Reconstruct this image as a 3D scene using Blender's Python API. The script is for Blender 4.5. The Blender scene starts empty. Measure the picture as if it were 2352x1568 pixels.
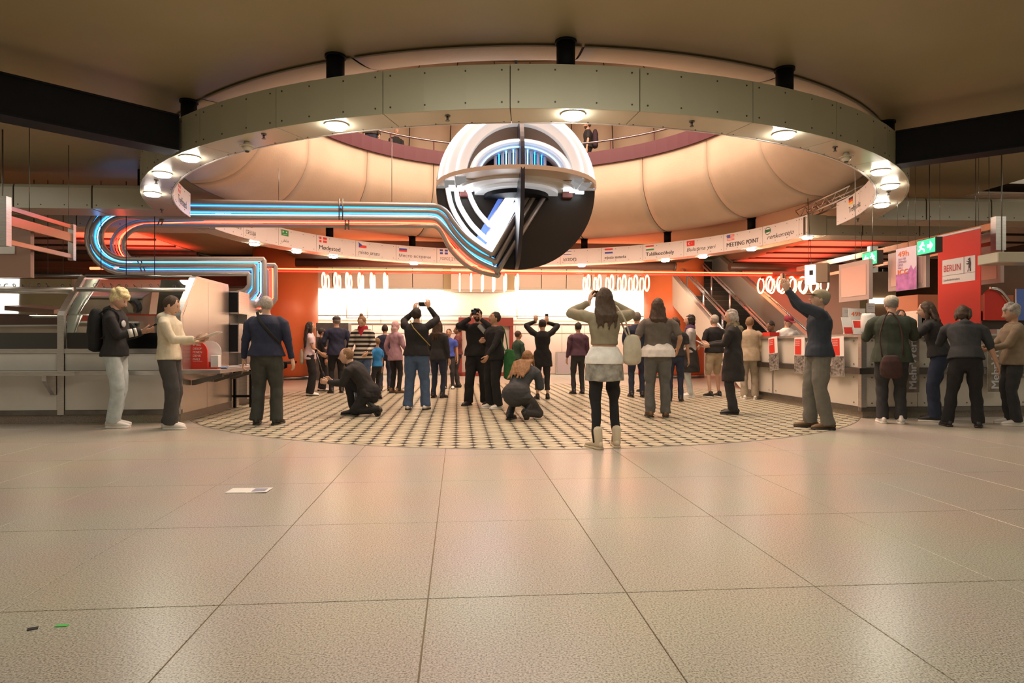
import bpy, math, random
import numpy as np
from mathutils import Vector, Matrix
random.seed(7); RNG = np.random.RandomState(7)
sc = bpy.context.scene
COL = sc.collection
# ---------------------------------------------------------------- camera
F, CX, HZ, CH = 1505.0, 1176.0, 790.0, 1.10
cam = bpy.data.cameras.new('camera'); camo = bpy.data.objects.new('camera', cam); COL.objects.link(camo)
cam.sensor_width = 36.0; cam.lens = F * 36.0 / 2352.0; cam.shift_y = (HZ - 784.0) / 2352.0
cam.clip_start = 0.05; cam.clip_end = 200
camo.location = (0, 0, CH); camo.rotation_euler = (math.pi / 2, 0, 0)
sc.camera = camo
# ---------------------------------------------------------------- world, exposure
w = bpy.data.worlds.new('world'); sc.world = w; w.use_nodes = True
bg = w.node_tree.nodes['Background']; bg.inputs[0].default_value = (1.0, 0.80, 0.55, 1); bg.inputs[1].default_value = 0.22
sc.view_settings.view_transform = 'Standard'; sc.view_settings.look = 'None'
sc.view_settings.gamma = 1.0; sc.view_settings.use_curve_mapping = False
sc.view_settings.exposure = 0.32
sc.cycles.max_bounces = 6; sc.cycles.diffuse_bounces = 3; sc.cycles.glossy_bounces = 3
sc.cycles.transmission_bounces = 6; sc.cycles.sample_clamp_indirect = 4.0
sc.cycles.caustics_reflective = False; sc.cycles.caustics_refractive = False
def area_light(name, loc, size, power, color, rot=(0, 0, 0), sy=None, spread=None):
    l = bpy.data.lights.new(name, 'AREA'); l.shape = 'RECTANGLE'; l.size = size; l.size_y = sy or size
    l.energy = power; l.color = color
    if spread: l.spread = math.radians(spread)
    o = bpy.data.objects.new(name, l); COL.objects.link(o); o.location = loc
    o.rotation_euler = [math.radians(a) for a in rot]; return o
WARM = (1.0, 0.80, 0.56)
L_hall = area_light('hall_area_light', (0.2, 3.6, 3.95), 3.6, 112, (1, .90, .72), sy=2.4)
L_hall2 = area_light('hall_area_light', (-9.6, 7.0, 3.95), 2.5, 60, (1, .92, .77), sy=5)
L_right_fill = area_light('hall_area_light', (13.2, 19.5, 3.9), 2.5, 70, (1, .86, .60), sy=5)  # added area light that lifts the far right wall, no fixture there
L_hall3 = area_light('hall_area_light', (9.6, 7.5, 3.95), 2.5, 60, (1, .92, .75), sy=5)
L_dome = area_light('gallery_light', (0.2, 12.6, 9.0), 7.0, 1400, (1, .69, .51), sy=7.0)
L_cove = area_light('wall_wash_light', (-1.0, 22.75, 2.99), 12.6, 560, (1, .88, .68), rot=(28, 0, 4.7), sy=.35)
L_back_fill = area_light('ring_lamp_glow', (.9, 18.6, 2.9), 11.0, 130, (1, .72, .50), rot=(90, 0, 4.7), sy=.4)  # added area light that brightens soffit and back wall beyond the ring lamps
# ---------------------------------------------------------------- frames
TH = math.radians(4.7); TB = math.radians(3.9)
def fr(u, v, z=0, t=TH): return Vector((u * math.cos(t) - v * math.sin(t), u * math.sin(t) + v * math.cos(t), z))
RC = Vector((0.18, 12.58, 0))
def at(px, py, Y): return Vector(((px - CX) / F * Y, Y, CH - (py - HZ) / F * Y))
def gz(px, py, z=0.0):
    Y = (CH - z) * F / (py - HZ); return Vector(((px - CX) / F * Y, Y, z))
def onv(px, py, v, t=TH):                 # ray met with the plane v = const of the building frame
    a = (px - CX) / F
    Y = v / (math.cos(t) - a * math.sin(t)); return at(px, py, Y)
def az(px, r, back):                      # azimuth on the ring seen in pixel column px (0 = far, clockwise)
    lo, hi = (-math.pi / 2, math.pi / 2) if back else (math.pi / 2, 3 * math.pi / 2)
    best = None
    for i in range(4001):
        a = lo + (hi - lo) * i / 4000
        x = CX + F * (RC.x + r * math.sin(a)) / (RC.y + r * math.cos(a))
        if best is None or abs(x - px) < best[0]: best = (abs(x - px), a)
    return best[1]
def rp(a, r, z=0): return Vector((RC.x + r * math.sin(a), RC.y + r * math.cos(a), z))
# ---------------------------------------------------------------- materials
MATS = {}
def mat(name, col, rough=.5, metal=0., emis=None, es=0., noise=0., nscale=8., bump=0., bscale=40., trans=0., coat=0., alpha=1., spec=None, stretch=None):
    if name in MATS: return MATS[name]
    m = bpy.data.materials.new(name); m.use_nodes = True; nt = m.node_tree; b = nt.nodes['Principled BSDF']
    c = (*col, 1)
    b.inputs['Base Color'].default_value = c; b.inputs['Roughness'].default_value = rough
    b.inputs['Metallic'].default_value = metal; b.inputs['Coat Weight'].default_value = coat
    b.inputs['Transmission Weight'].default_value = trans; b.inputs['Alpha'].default_value = alpha
    if spec is not None: b.inputs['Specular IOR Level'].default_value = spec
    if emis: b.inputs['Emission Color'].default_value = (*emis, 1); b.inputs['Emission Strength'].default_value = es
    if noise or bump:
        tc = nt.nodes.new('ShaderNodeTexCoord'); src = tc.outputs['Object']
        if stretch:
            mp = nt.nodes.new('ShaderNodeMapping'); mp.inputs['Scale'].default_value = stretch
            nt.links.new(src, mp.inputs[0]); src = mp.outputs[0]
    if noise:
        n = nt.nodes.new('ShaderNodeTexNoise'); n.inputs['Scale'].default_value = nscale; n.inputs['Detail'].default_value = 5
        nt.links.new(src, n.inputs['Vector'])
        r = nt.nodes.new('ShaderNodeValToRGB'); r.color_ramp.elements[0].position = .3; r.color_ramp.elements[1].position = .7
        r.color_ramp.elements[0].color = (*[max(0, x * (1 - noise)) for x in col], 1)
        r.color_ramp.elements[1].color = (*[min(1, x * (1 + noise)) for x in col], 1)
        nt.links.new(n.outputs['Fac'], r.inputs[0]); nt.links.new(r.outputs[0], b.inputs['Base Color'])
    if bump:
        n2 = nt.nodes.new('ShaderNodeTexNoise'); n2.inputs['Scale'].default_value = bscale; n2.inputs['Detail'].default_value = 4
        nt.links.new(src, n2.inputs['Vector'])
        bp = nt.nodes.new('ShaderNodeBump'); bp.inputs['Strength'].default_value = bump; bp.inputs['Distance'].default_value = .01
        nt.links.new(n2.outputs['Fac'], bp.inputs['Height']); nt.links.new(bp.outputs[0], b.inputs['Normal'])
    MATS[name] = m; return m
def granite(name, ca, cb, cc, rough):
    m = bpy.data.materials.new(name); m.use_nodes = True; nt = m.node_tree; b = nt.nodes['Principled BSDF']
    tc = nt.nodes.new('ShaderNodeNewGeometry')
    n = nt.nodes.new('ShaderNodeTexNoise'); n.inputs['Scale'].default_value = 125; n.inputs['Detail'].default_value = 6; n.inputs['Roughness'].default_value = .65
    r = nt.nodes.new('ShaderNodeValToRGB'); r.color_ramp.elements[0].position = .38; r.color_ramp.elements[1].position = .60
    r.color_ramp.elements[0].color = (*ca, 1); r.color_ramp.elements[1].color = (*cb, 1)
    e = r.color_ramp.elements.new(.46); e.color = (*cc, 1)
    n3 = nt.nodes.new('ShaderNodeTexNoise'); n3.inputs['Scale'].default_value = 1.1; n3.inputs['Detail'].default_value = 3
    mx = nt.nodes.new('ShaderNodeMix'); mx.data_type = 'RGBA'; mx.blend_type = 'MULTIPLY'; mx.inputs[0].default_value = .22
    nt.links.new(tc.outputs['Position'], n.inputs['Vector']); nt.links.new(tc.outputs['Position'], n3.inputs['Vector'])
    nt.links.new(n.outputs['Fac'], r.inputs[0]); nt.links.new(r.outputs[0], mx.inputs[6]); nt.links.new(n3.outputs['Color'], mx.inputs[7])
    nt.links.new(mx.outputs[2], b.inputs['Base Color']); b.inputs['Roughness'].default_value = rough
    MATS[name] = m; return m
GR = granite('granite_floor', (.19, .17, .14), (.70, .65, .555), (.45, .41, .345), .28)
GRP = granite('granite_plinth', (.20, .17, .14), (.46, .40, .33), (.33, .28, .23), .4)
JOINT = mat('joint_brown', (.30, .21, .125), .8)
CEIL = mat('ceiling_paint', (.36, .305, .175), .42, noise=.07, nscale=.6, bump=.10, bscale=5)
CONC = mat('curved_concrete', (.60, .50, .385), .55, noise=.07, nscale=1.2, bump=.25, bscale=26)
CONC_D = mat('concrete_joint', (.05, .04, .03), .8)
PANEL = mat('cream_panel', (.60, .585, .47), .30, noise=.03, nscale=2)
SIGNW = mat('sign_panel_white', (.80, .74, .72), .35)
SCREW = mat('screw_dark', (.05, .045, .04), .5)
BLACK = mat('black_steel', (.007, .008, .012), .6, noise=.2, nscale=3, spec=.2)
STEEL = mat('brushed_steel', (.64, .62, .60), .36, metal=1, noise=.12, nscale=9, stretch=(1, 1, 14))
STEELD = mat('dark_steel', (.20, .19, .18), .35, metal=1, noise=.15, nscale=6)
WPAN = mat('white_laminate', (.82, .80, .75), .32, noise=.03, nscale=3)
MAROON = mat('maroon_paint', (.10, .028, .042), .5)
CHROME = mat('rail_chrome', (.75, .73, .72), .18, metal=1)
LAMP = mat('lamp_glow', (1, 1, 1), .5, emis=(1, .94, .80), es=62)
LAMPRIM = mat('lamp_rim', (.8, .78, .72), .3)
ORANGE = mat('orange_column', (.86, .22, .08), .38, noise=.04, nscale=1.5)
REDP = mat('red_print', (.72, .035, .02), .5)
WHITEP = mat('white_print', (.85, .83, .80), .5)
INK = mat('ink_dark', (.035, .03, .035), .5)
DARKBR = mat('dark_brown', (.05, .033, .022), .5, noise=.15, nscale=2)
GLASS = mat('glass_pane', (.85, .95, .92), .03, trans=1.0); 
def flat(name, c, r=.5): return mat('print_' + name, c, r)
# ---------------------------------------------------------------- mesh building
class MB:
    def __init__(s): s.v = []; s.f = []; s.m = []; s.sm = []
    def add(s, vs, fs, mi=0, sm=False):
        o = len(s.v); s.v += [tuple(p) for p in vs]
        for k in fs: s.f.append([i + o for i in k]); s.m.append(mi); s.sm.append(sm)
        return s
    def box(s, a, b, M=None, mi=0, bev=0.0):
        (x0, y0, z0), (x1, y1, z1) = a, b
        if bev:
            e = min(bev, (x1 - x0) * .45, (y1 - y0) * .45, (z1 - z0) * .45); vs = []; X = (x0, x1); Y = (y0, y1); Z = (z0, z1)
            idx = {}
            for i in (0, 1):
                for j in (0, 1):
                    for k in (0, 1):
                        sx, sy, sz = (1 if i == 0 else -1) * e, (1 if j == 0 else -1) * e, (1 if k == 0 else -1) * e
                        for ax in range(3):
                            idx[(i, j, k, ax)] = len(vs)
                            vs.append((X[i] + (0 if ax == 0 else sx), Y[j] + (0 if ax == 1 else sy), Z[k] + (0 if ax == 2 else sz)))
            fs = []
            for ax in range(3):
                for side in (0, 1):
                    q = []
                    for (p, r) in ((0, 0), (1, 0), (1, 1), (0, 1)):
                        t = [0, 0, 0]; t[ax] = side; t[(ax + 1) % 3] = p; t[(ax + 2) % 3] = r; q.append(idx[(*t, ax)])
                    fs.append(q if side else q[::-1])
            for ax in range(3):
                b1, b2 = (ax + 1) % 3, (ax + 2) % 3
                for p in (0, 1):
                    for r in (0, 1):
                        t0 = [0, 0, 0]; t0[b1] = p; t0[b2] = r; t1 = list(t0); t1[ax] = 1
                        q = [idx[(*t0, b1)], idx[(*t1, b1)], idx[(*t1, b2)], idx[(*t0, b2)]]
                        fs.append(q if (p ^ r) == 1 else q[::-1])
            for i in (0, 1):
                for j in (0, 1):
                    for k in (0, 1):
                        q = [idx[(i, j, k, 0)], idx[(i, j, k, 1)], idx[(i, j, k, 2)]]
                        fs.append(q if (i + j + k) % 2 else q[::-1])
        else:
            vs = [(x, y, z) for z in (z0, z1) for y in (y0, y1) for x in (x0, x1)]
            fs = [(0, 2, 3, 1), (4, 5, 7, 6), (0, 1, 5, 4), (2, 6, 7, 3), (0, 4, 6, 2), (1, 3, 7, 5)]
        if M is not None: vs = [M @ Vector(p) for p in vs]
        return s.add(vs, fs, mi)
    def tube(s, pts, r, n=8, mi=0, cap=True, closed=False):
        pts = [Vector(p) for p in pts]; N = len(pts); rr = r if isinstance(r, (list, tuple)) else [r] * N
        rings = []; up = None
        for i in range(N):
            a = pts[(i - 1) % N] if (i > 0 or closed) else pts[0]; b = pts[(i + 1) % N] if (i < N - 1 or closed) else pts[-1]
            d = (b - a).normalized()
            d1 = (pts[i] - a).normalized() if (pts[i] - a).length > 1e-9 else d
            k = 1.0 / max(.45, d.dot(d1)) if d1.length > 0 else 1
            if up is None:
                up = Vector((0, 0, 1)) if abs(d.z) < .9 else Vector((0, 1, 0))
            sx = d.cross(up).normalized(); sy = sx.cross(d).normalized(); up = sy
            bn = (d1 - d); bn = bn.normalized() if bn.length > 1e-3 else None
            ring = []
            for q in range(n):
                t = 2 * math.pi * q / n; o = (sx * math.cos(t) + sy * math.sin(t)) * rr[i]
                if bn is not None and k > 1.02: 
                    bb = (bn - d * bn.dot(d)); 
                    if bb.length > 1e-4: bb.normalize(); o += bb * o.dot(bb) * (k - 1)
                ring.append(pts[i] + o)
            rings.append(ring)
        o = len(s.v)
        for ring in rings: s.v += [tuple(p) for p in ring]
        M_ = N if closed else N - 1
        for i in range(M_):
            for q in range(n):
                a = o + i * n + q; b = o + i * n + (q + 1) % n; c = o + ((i + 1) % N) * n + (q + 1) % n; d = o + ((i + 1) % N) * n + q
                s.f.append([a, b, c, d]); s.m.append(mi); s.sm.append(True)
        if cap and not closed:
            s.f.append([o + q for q in range(n)][::-1]); s.m.append(mi); s.sm.append(False)
            s.f.append([o + (N - 1) * n + q for q in range(n)]); s.m.append(mi); s.sm.append(False)
        return s
    def prism(s, poly, depth, M=None, mi=0):      # poly in local xz, extruded along +y by depth
        n = len(poly); vs = [(x, 0, z) for x, z in poly] + [(x, depth, z) for x, z in poly]
        if M is not None: vs = [M @ Vector(p) for p in vs]
        fs = [list(range(n)), list(range(n, 2 * n))[::-1]] + [[i, i + n, (i + 1) % n + n, (i + 1) % n] for i in range(n)]
        return s.add(vs, fs, mi)
    def cyl(s, c, r, z0, z1, n=24, mi=0): return s.tube([(c[0], c[1], z0), (c[0], c[1], z1)], r, n, mi)
    def arc(s, cf, r0, r1, h0, h1, a0, a1, n, mi=0, ends=True):   # box section swept round; cf(a, r, h) -> point
        vs = []
        for i in range(n + 1):
            a = a0 + (a1 - a0) * i / n
            vs += [cf(a, r0, h0), cf(a, r1, h0), cf(a, r1, h1), cf(a, r0, h1)]
        fs = []; 
        for i in range(n):
            for q in range(4):
                b = i * 4; fs.append([b + q, b + (q + 1) % 4, b + 4 + (q + 1) % 4, b + 4 + q])
        if ends: fs += [[0, 3, 2, 1], [n * 4, n * 4 + 1, n * 4 + 2, n * 4 + 3]]
        return s.add(vs, fs, mi)
    def quad(s, a, b, c, d, mi=0): return s.add([a, b, c, d], [(0, 1, 2, 3)], mi)
    def build(s, name, mats, parent=None, label=None, kind=None, smooth=False, origin=None, fixn=True):
        me = bpy.data.meshes.new(name); P = np.array(s.v, dtype=float)
        if parent is not None:
            Mi = parent_matrix(parent).inverted(); A = np.array(Mi)
            P = P @ A[:3, :3].T + A[:3, 3]; org = Vector((0, 0, 0))
        else:
            org = Vector(origin) if origin is not None else Vector((float((P[:, 0].min() + P[:, 0].max()) / 2), float((P[:, 1].min() + P[:, 1].max()) / 2), float(P[:, 2].min())))
            P = P - np.array(org)
        me.from_pydata(P.tolist(), [], s.f)
        if not isinstance(mats, (list, tuple)): mats = [mats]
        for m in mats: me.materials.append(m)
        me.polygons.foreach_set('material_index', s.m)
        me.polygons.foreach_set('use_smooth', [bool(x or smooth) for x in s.sm])
        if fixn:
            import bmesh
            bm = bmesh.new(); bm.from_mesh(me); bmesh.ops.recalc_face_normals(bm, faces=bm.faces); bm.to_mesh(me); bm.free()
        me.update()
        o = bpy.data.objects.new(name, me); COL.objects.link(o); o.location = org
        if parent is not None: o.parent = parent
        if label: o['label'] = label
        if kind: o['kind'] = kind
        return o
def parent_matrix(o):
    M = Matrix.Translation(o.location) @ o.rotation_euler.to_matrix().to_4x4()
    return parent_matrix(o.parent) @ M if o.parent else M
def tag(o, label, cat, group=None):
    o['label'] = label; o['category'] = cat
    if group: o['group'] = group
    return o
def thing(name, label, cat, loc=(0, 0, 0), rz=0., group=None):
    o = bpy.data.objects.new(name, None); COL.objects.link(o); o.location = loc; o.rotation_euler = (0, 0, rz)
    o.empty_display_size = .1
    return tag(o, label, cat, group)
def frame(o, xd, zd=(0, 0, 1)):            # matrix with local x along xd, z along zd, y into the surface
    x = Vector(xd).normalized(); z = Vector(zd).normalized(); y = z.cross(x).normalized(); z = x.cross(y)
    M = Matrix((x, y, z)).transposed().to_4x4(); M.translation = Vector(o); return M
def smoothpath(p, k=6):
    p = [Vector(q) for q in p]; out = []
    for i in range(len(p) - 1):
        a = p[max(i - 1, 0)]; b = p[i]; c = p[i + 1]; d = p[min(i + 2, len(p) - 1)]
        for j in range(k):
            t = j / k
            out.append(.5 * ((2 * b) + (c - a) * t + (2 * a - 5 * b + 4 * c - d) * t * t + (3 * b - a - 3 * c + d) * t ** 3))
    out.append(p[-1]); return out
# ---------------------------------------------------------------- deferred modifier / text jobs
TMP = bpy.data.collections.new('tmp_build'); COL.children.link(TMP); JOBS = []
def text(s, parent, M, width=None, height=None, mats=INK, name='lettering', bend=None, shear=0., bold=0., align='L', label=None, size=1.0, spacing=1.0):
    c = bpy.data.curves.new('t', 'FONT'); c.body = s; c.size = size; c.shear = shear; c.resolution_u = 3; c.space_character = spacing
    if '\n' in s: c.space_line = .95
    to = bpy.data.objects.new('t', c); TMP.objects.link(to)
    me = bpy.data.meshes.new(name); o = bpy.data.objects.new(name, me); COL.objects.link(o)
    if parent is not None: o.parent = parent
    if label: o['label'] = label
    JOBS.append(('text', to, o, dict(M=M, width=width, height=height, mat=mats, bend=bend, align=align, bold=bold))); return o
def run_jobs():
    dg = bpy.context.evaluated_depsgraph_get(); dg.update()
    for kind, to, o, k in JOBS:
        me = bpy.data.meshes.new_from_object(to.evaluated_get(dg), depsgraph=dg)
        n = len(me.vertices); P = np.empty(n * 3); me.vertices.foreach_get('co', P); P = P.reshape(-1, 3)
        if kind == 'text':
            if n == 0: continue
            lo, hi = P.min(0), P.max(0); wd, ht = max(hi[0] - lo[0], 1e-4), max(hi[1] - lo[1], 1e-4)
            sx = k['width'] / wd if k['width'] else k['height'] / ht; sy = k['height'] / ht if k['height'] else sx
            x = (P[:, 0] - lo[0]) * sx; z = (P[:, 1] - lo[1]) * sy
            if k['align'] == 'C': x -= wd * sx / 2
            Pm = parent_matrix(o.parent).inverted() if o.parent else Matrix.Identity(4)
            if k['bend']: Q = [Pm @ k['bend'](a, b) for a, b in zip(x, z)]
            else: MM = Pm @ k['M']; Q = [MM @ Vector((a, -.003, b)) for a, b in zip(x, z)]
            if k['bold']:                       # heavier letters: the outline laid down again, a little to each side
                fs = [list(p.vertices) for p in me.polygons]; dx = k['bold'] * ht * sx * .9; V_ = []; F_ = []
                for q, off in enumerate((-dx, 0, dx)):
                    mv = (lambda a, b: k['bend'](a, b)) if k['bend'] else (lambda a, b: k['M'] @ Vector((a, -.003 - .0002 * q, b)))
                    V_ += [tuple(Pm_ @ mv(a + off, b)) for Pm_ in [parent_matrix(o.parent).inverted() if o.parent else Matrix.Identity(4)] for a, b in zip(x, z)]
                    F_ += [[i + q * n for i in f] for f in fs]
                me.clear_geometry(); me.from_pydata(V_, [], F_)
            else: me.vertices.foreach_set('co', np.array(Q).ravel())
            me.materials.clear(); me.materials.append(k['mat'])
        else:
            k['post'](me, P)
        me.update(); old = o.data; nm = old.name; o.data = me; bpy.data.meshes.remove(old); me.name = nm
    for kind, to, o, k in JOBS: bpy.data.objects.remove(to)
    bpy.data.collections.remove(TMP)
# ================================================================ SETTING
ORD = ['leftmost', 'second from the left', 'third from the left', 'fourth from the left', 'fifth from the left', 'sixth from the left', 'seventh from the left', 'eighth from the left', 'ninth from the left', 'tenth from the left']
def ordl(i, n): return 'rightmost' if i == n - 1 and n > 1 else ORD[i]
# ---- floor: granite slabs, round tiles
fl = MB(); fl.box((-16, -6, -.06), (16, 27, -.006)); floor = fl.build('floor', JOINT, kind='structure', origin=(0, 0, 0))
PU, PV, U0, V0 = .873, 1.22, -.13, 2.853
sb = MB(); sb.box((.0025, .0025, -.006), (PU - .0025, PV - .0025, 0), bev=.0015)
slab0 = sb.build('slab', GR, floor); slabs = []
for i in range(-19, 19):
    for j in range(-2, 18):
        u, v = U0 + i * PU, V0 + j * PV; c = fr(u + PU / 2, v + PV / 2)
        d = max((fr(u + a * PU, v + b * PV) - RC).length for a in (0, 1) for b in (0, 1))
        if d < 5.6 or abs(c.x) > 15.5: continue
        vis = c.y > 1.2 and abs(c.x) < c.y * .80 + 1.0
        slabs.append((not vis, c.length, u, v))
slabs.sort(); rest = MB()
for k, (nv, d, u, v) in enumerate(slabs):
    if not nv and k < 290:
        o = slab0 if k == 0 else slab0.copy()
        if k: COL.objects.link(o)
        o.location = fr(u, v); o.rotation_euler = (0, 0, TH)
    else:
        rest.box((.0025, .0025, -.006), (PU - .0025, PV - .0025, 0), M=frame(fr(u, v), fr(1, 0)))
rest.build('slab_field', GR, floor, kind='stuff')
R_D = 5.74; DC = Vector((0.18, 12.58, 0))
TB_DARK = mat('tile_ground_dark', (.012, .011, .010), .75)
TILE1 = mat('round_tile_cream', (.50, .47, .345), .38, noise=.06, nscale=3); TILE2 = mat('round_tile_buff', (.41, .385, .28), .38, noise=.06, nscale=3)
b = MB(); b.tube([(DC.x, DC.y, -.004), (DC.x, DC.y, .0015)], R_D, 96); b.build('tile_ground', TB_DARK, floor)
b = MB(); b.arc(lambda a, r, h: Vector((DC.x + r * math.sin(a), DC.y + r * math.cos(a), h)), R_D - .006, R_D + .010, -.003, .0062, 0, 2 * math.pi, 128, ends=False)
b.build('metal_edging', STEEL, floor)
def disc_mesh(b, c, r, z0, z1, n, mi=0, clip=None):
    vs = [(c.x + r * math.cos(2 * math.pi * q / n), c.y + r * math.sin(2 * math.pi * q / n), z) for z in (z0, z1) for q in range(n)]
    if clip:                               # tiles cut to the round edging
        for i, p in enumerate(vs):
            d = Vector((p[0] - DC.x, p[1] - DC.y, 0))
            if d.length > clip: d *= clip / d.length; vs[i] = (DC.x + d.x, DC.y + d.y, p[2])
    b.add(vs, [list(range(n, 2 * n))] + [[q, (q + 1) % n, n + (q + 1) % n, n + q] for q in range(n)], mi)
tm = []
for mm in (TILE1, TILE2):
    t = MB(); disc_mesh(t, Vector((0, 0, 0)), .0945, .001, .005, 20); o = t.build('tile', mm, floor, fixn=False); tm.append(o)
tl = []
for i in range(-34, 34):
    for j in range(30, 100):
        c = fr(-.025 + .095 + .19 * i, .19 * j)
        if (c - DC).length < R_D + .05: tl.append((c.length + abs(c.x) * .15, c, (i + j) % 2))
tl.sort(key=lambda q: q[0]); used = [False, False]; rest = MB()
for k, (d, c, q) in enumerate(tl):
    if k < 296 and (c - DC).length > R_D - .10:
        t = MB(); disc_mesh(t, c, .0945, .001, .005, 20, 0, R_D - .007); t.build('tile', (TILE1, TILE2)[q], floor, fixn=False)
    elif k < 296:
        o = tm[q] if not used[q] else tm[q].copy()
        if used[q]: COL.objects.link(o)
        used[q] = True; o.location = c
    else: disc_mesh(rest, c, .0945, .001, .005, 12, q, R_D - .007)
rest.build('tile_field', [TILE1, TILE2], floor, kind='stuff', fixn=False)

# ---- ceiling slab with the round opening
poly = [(-14, -7), (14, -7), (14, 11), (9.25, 11.3), (8.3, 23), (-10.2, 23), (-9.8, 12), (-14, 11.5)]
def bound(a):
    d = Vector((math.sin(a), math.cos(a))); best = 99
    for i in range(len(poly)):
        p, q = Vector(poly[i]), Vector(poly[(i + 1) % len(poly)]); e = q - p; o = p - Vector((RC.x, RC.y))
        den = d.x * e.y - d.y * e.x
        if abs(den) < 1e-9: continue
        t = (o.x * e.y - o.y * e.x) / den; s_ = (o.x * d.y - o.y * d.x) / den
        if t > 0 and -1e-6 <= s_ <= 1 + 1e-6: best = min(best, t)
    return best
angs = sorted([2 * math.pi * i / 96 for i in range(96)] + [math.atan2(p[0] - RC.x, p[1] - RC.y) % (2 * math.pi) for p in poly])
N = len(angs); vs = []
for a in angs:
    R1 = bound(a)
    vs += [tuple(rp(a, 6.05, 4.07)), tuple(rp(a, R1, 4.07)), tuple(rp(a, R1, 4.5)), tuple(rp(a, 6.05, 4.5))]
fs = []
for i in range(N):
    j = (i + 1) % N
    for q in (0, 1, 2): fs.append([i * 4 + q, j * 4 + q, j * 4 + q + 1, i * 4 + q + 1])
b = MB(); b.add(vs, fs); ceiling = b.build('ceiling', CEIL, kind='structure', origin=(0, 0, 4.07))
# curved concrete panels of the opening
prof = smoothpath([(6.06, 4.055, 0), (5.72, 4.09, 0), (5.34, 4.25, 0), (5.03, 4.53, 0), (4.80, 4.91, 0), (4.745, 5.3, 0), (4.74, 5.78, 0)], 3)
prof = [(p.x, p.y) for p in prof]
def lathe(b, prof, a0, a1, n, t=.04, mi=0):
    k = len(prof); vs = []
    for i in range(n + 1):
        a = a0 + (a1 - a0) * i / n
        vs += [tuple(rp(a, r, z)) for r, z in prof]
    fs = [[i * k + q, i * k + q + 1, (i + 1) * k + q + 1, (i + 1) * k + q] for i in range(n) for q in range(k - 1)]
    o = len(b.v); b.add(vs, fs, mi, True)
def lathe_solid(b, prof, a0, a1, n, off):
    k = len(prof); vs = []
    for i in range(n + 1):
        a = a0 + (a1 - a0) * i / n
        vs += [tuple(rp(a, r, z)) for r, z in prof] + [tuple(rp(a, r + off, z + .0)) for r, z in prof]
    fs = []; K = 2 * k
    for i in range(n):
        A, B = i * K, (i + 1) * K
        for q in range(k - 1):
            fs.append([A + q, A + q + 1, B + q + 1, B + q]); fs.append([A + k + q, B + k + q, B + k + q + 1, A + k + q + 1])
        fs.append([A, B, B + k, A + k]); fs.append([A + k - 1, A + K - 1, B + K - 1, B + k - 1])
    for A in (0, n * K): fs += [[A + q, A + q + 1, A + k + q + 1, A + k + q] for q in range(k - 1)]
    b.add(vs, fs, 0, True)
b = MB(); lathe(b, [(r + .035, z + .02) for r, z in prof], 0, 2 * math.pi, 96); b.build('joint_backing', CONC_D, ceiling, kind='stuff')
for k in range(16):
    a0 = math.radians(40 + 22.5 * k); b = MB(); lathe_solid(b, prof, a0 + .0022, a0 + math.radians(22.5) - .0022, 12, .045)
    b.build('curved_panel', CONC, ceiling)
# gallery above
gal = MB(); gal.arc(lambda a, r, h: rp(a, r, h), 4.80, 8.35, 5.60, 5.72, 0, 2 * math.pi, 64, ends=False); galo = gal.build('floor_gallery', GRP, kind='structure')
b = MB(); b.arc(lambda a, r, h: rp(a, r, h), 4.685, 4.84, 5.71, 6.05, 0, 2 * math.pi, 96, ends=False); b.build('balcony_fascia', MAROON, galo)
wprof = [(8.05, 5.7), (8.2, 6.3), (8.22, 7.0), (8.1, 7.7), (7.8, 8.4), (7.3, 9.0), (6.7, 9.4)]
gw = MB(); lathe(gw, [(r + .05, z + .03) for r, z in wprof], 0, 2 * math.pi, 80); gwo = gw.build('wall_gallery', CONC_D, kind='structure')
WCONC = mat('gallery_wall_concrete', (.56, .45, .34), .6, noise=.05, nscale=1)
for k in range(40):
    a0 = math.radians(9 * k + 3); b = MB(); lathe_solid(b, wprof, a0 + .0018, a0 + math.radians(9) - .0018, 3, .03); b.build('wall_panel', WCONC, gwo)
b = MB(); disc_mesh(b, Vector((RC.x, RC.y, 0)), 7.2, 9.38, 9.42, 48); b.build('ceiling_gallery', CEIL, kind='structure')
b = MB()
for k in range(-9, 10):
    pass
rail = thing('gallery_handrail', 'curved chrome handrail on slim posts above the maroon balcony edge', 'handrail', (RC.x, RC.y, 5.72))
b = MB(); b.tube([rp(math.radians(a), 5.35, 6.50) for a in range(0, 360, 4)], .028, 8, closed=True); b.build('top_rail', mat('rail_plum_metal', (.42, .33, .36), .22, metal=1), rail)
b = MB(); b.tube([rp(math.radians(a), 5.35, 6.24) for a in range(0, 360, 4)], .012, 6, closed=True); b.build('lower_rail', STEELD, rail)
pb = MB(); pb.cyl(rp(math.radians(-64), 5.35), .018, 5.72, 6.5, 8); p0 = pb.build('rail_post', MAROON, rail, origin=None)
for k in range(-5, 6):
    if k == -5: continue
    q = MB(); q.cyl(rp(math.radians(k * 13 + 1), 5.35), .018, 5.72, 6.5, 8); q.build('rail_post', MAROON, rail)

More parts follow.
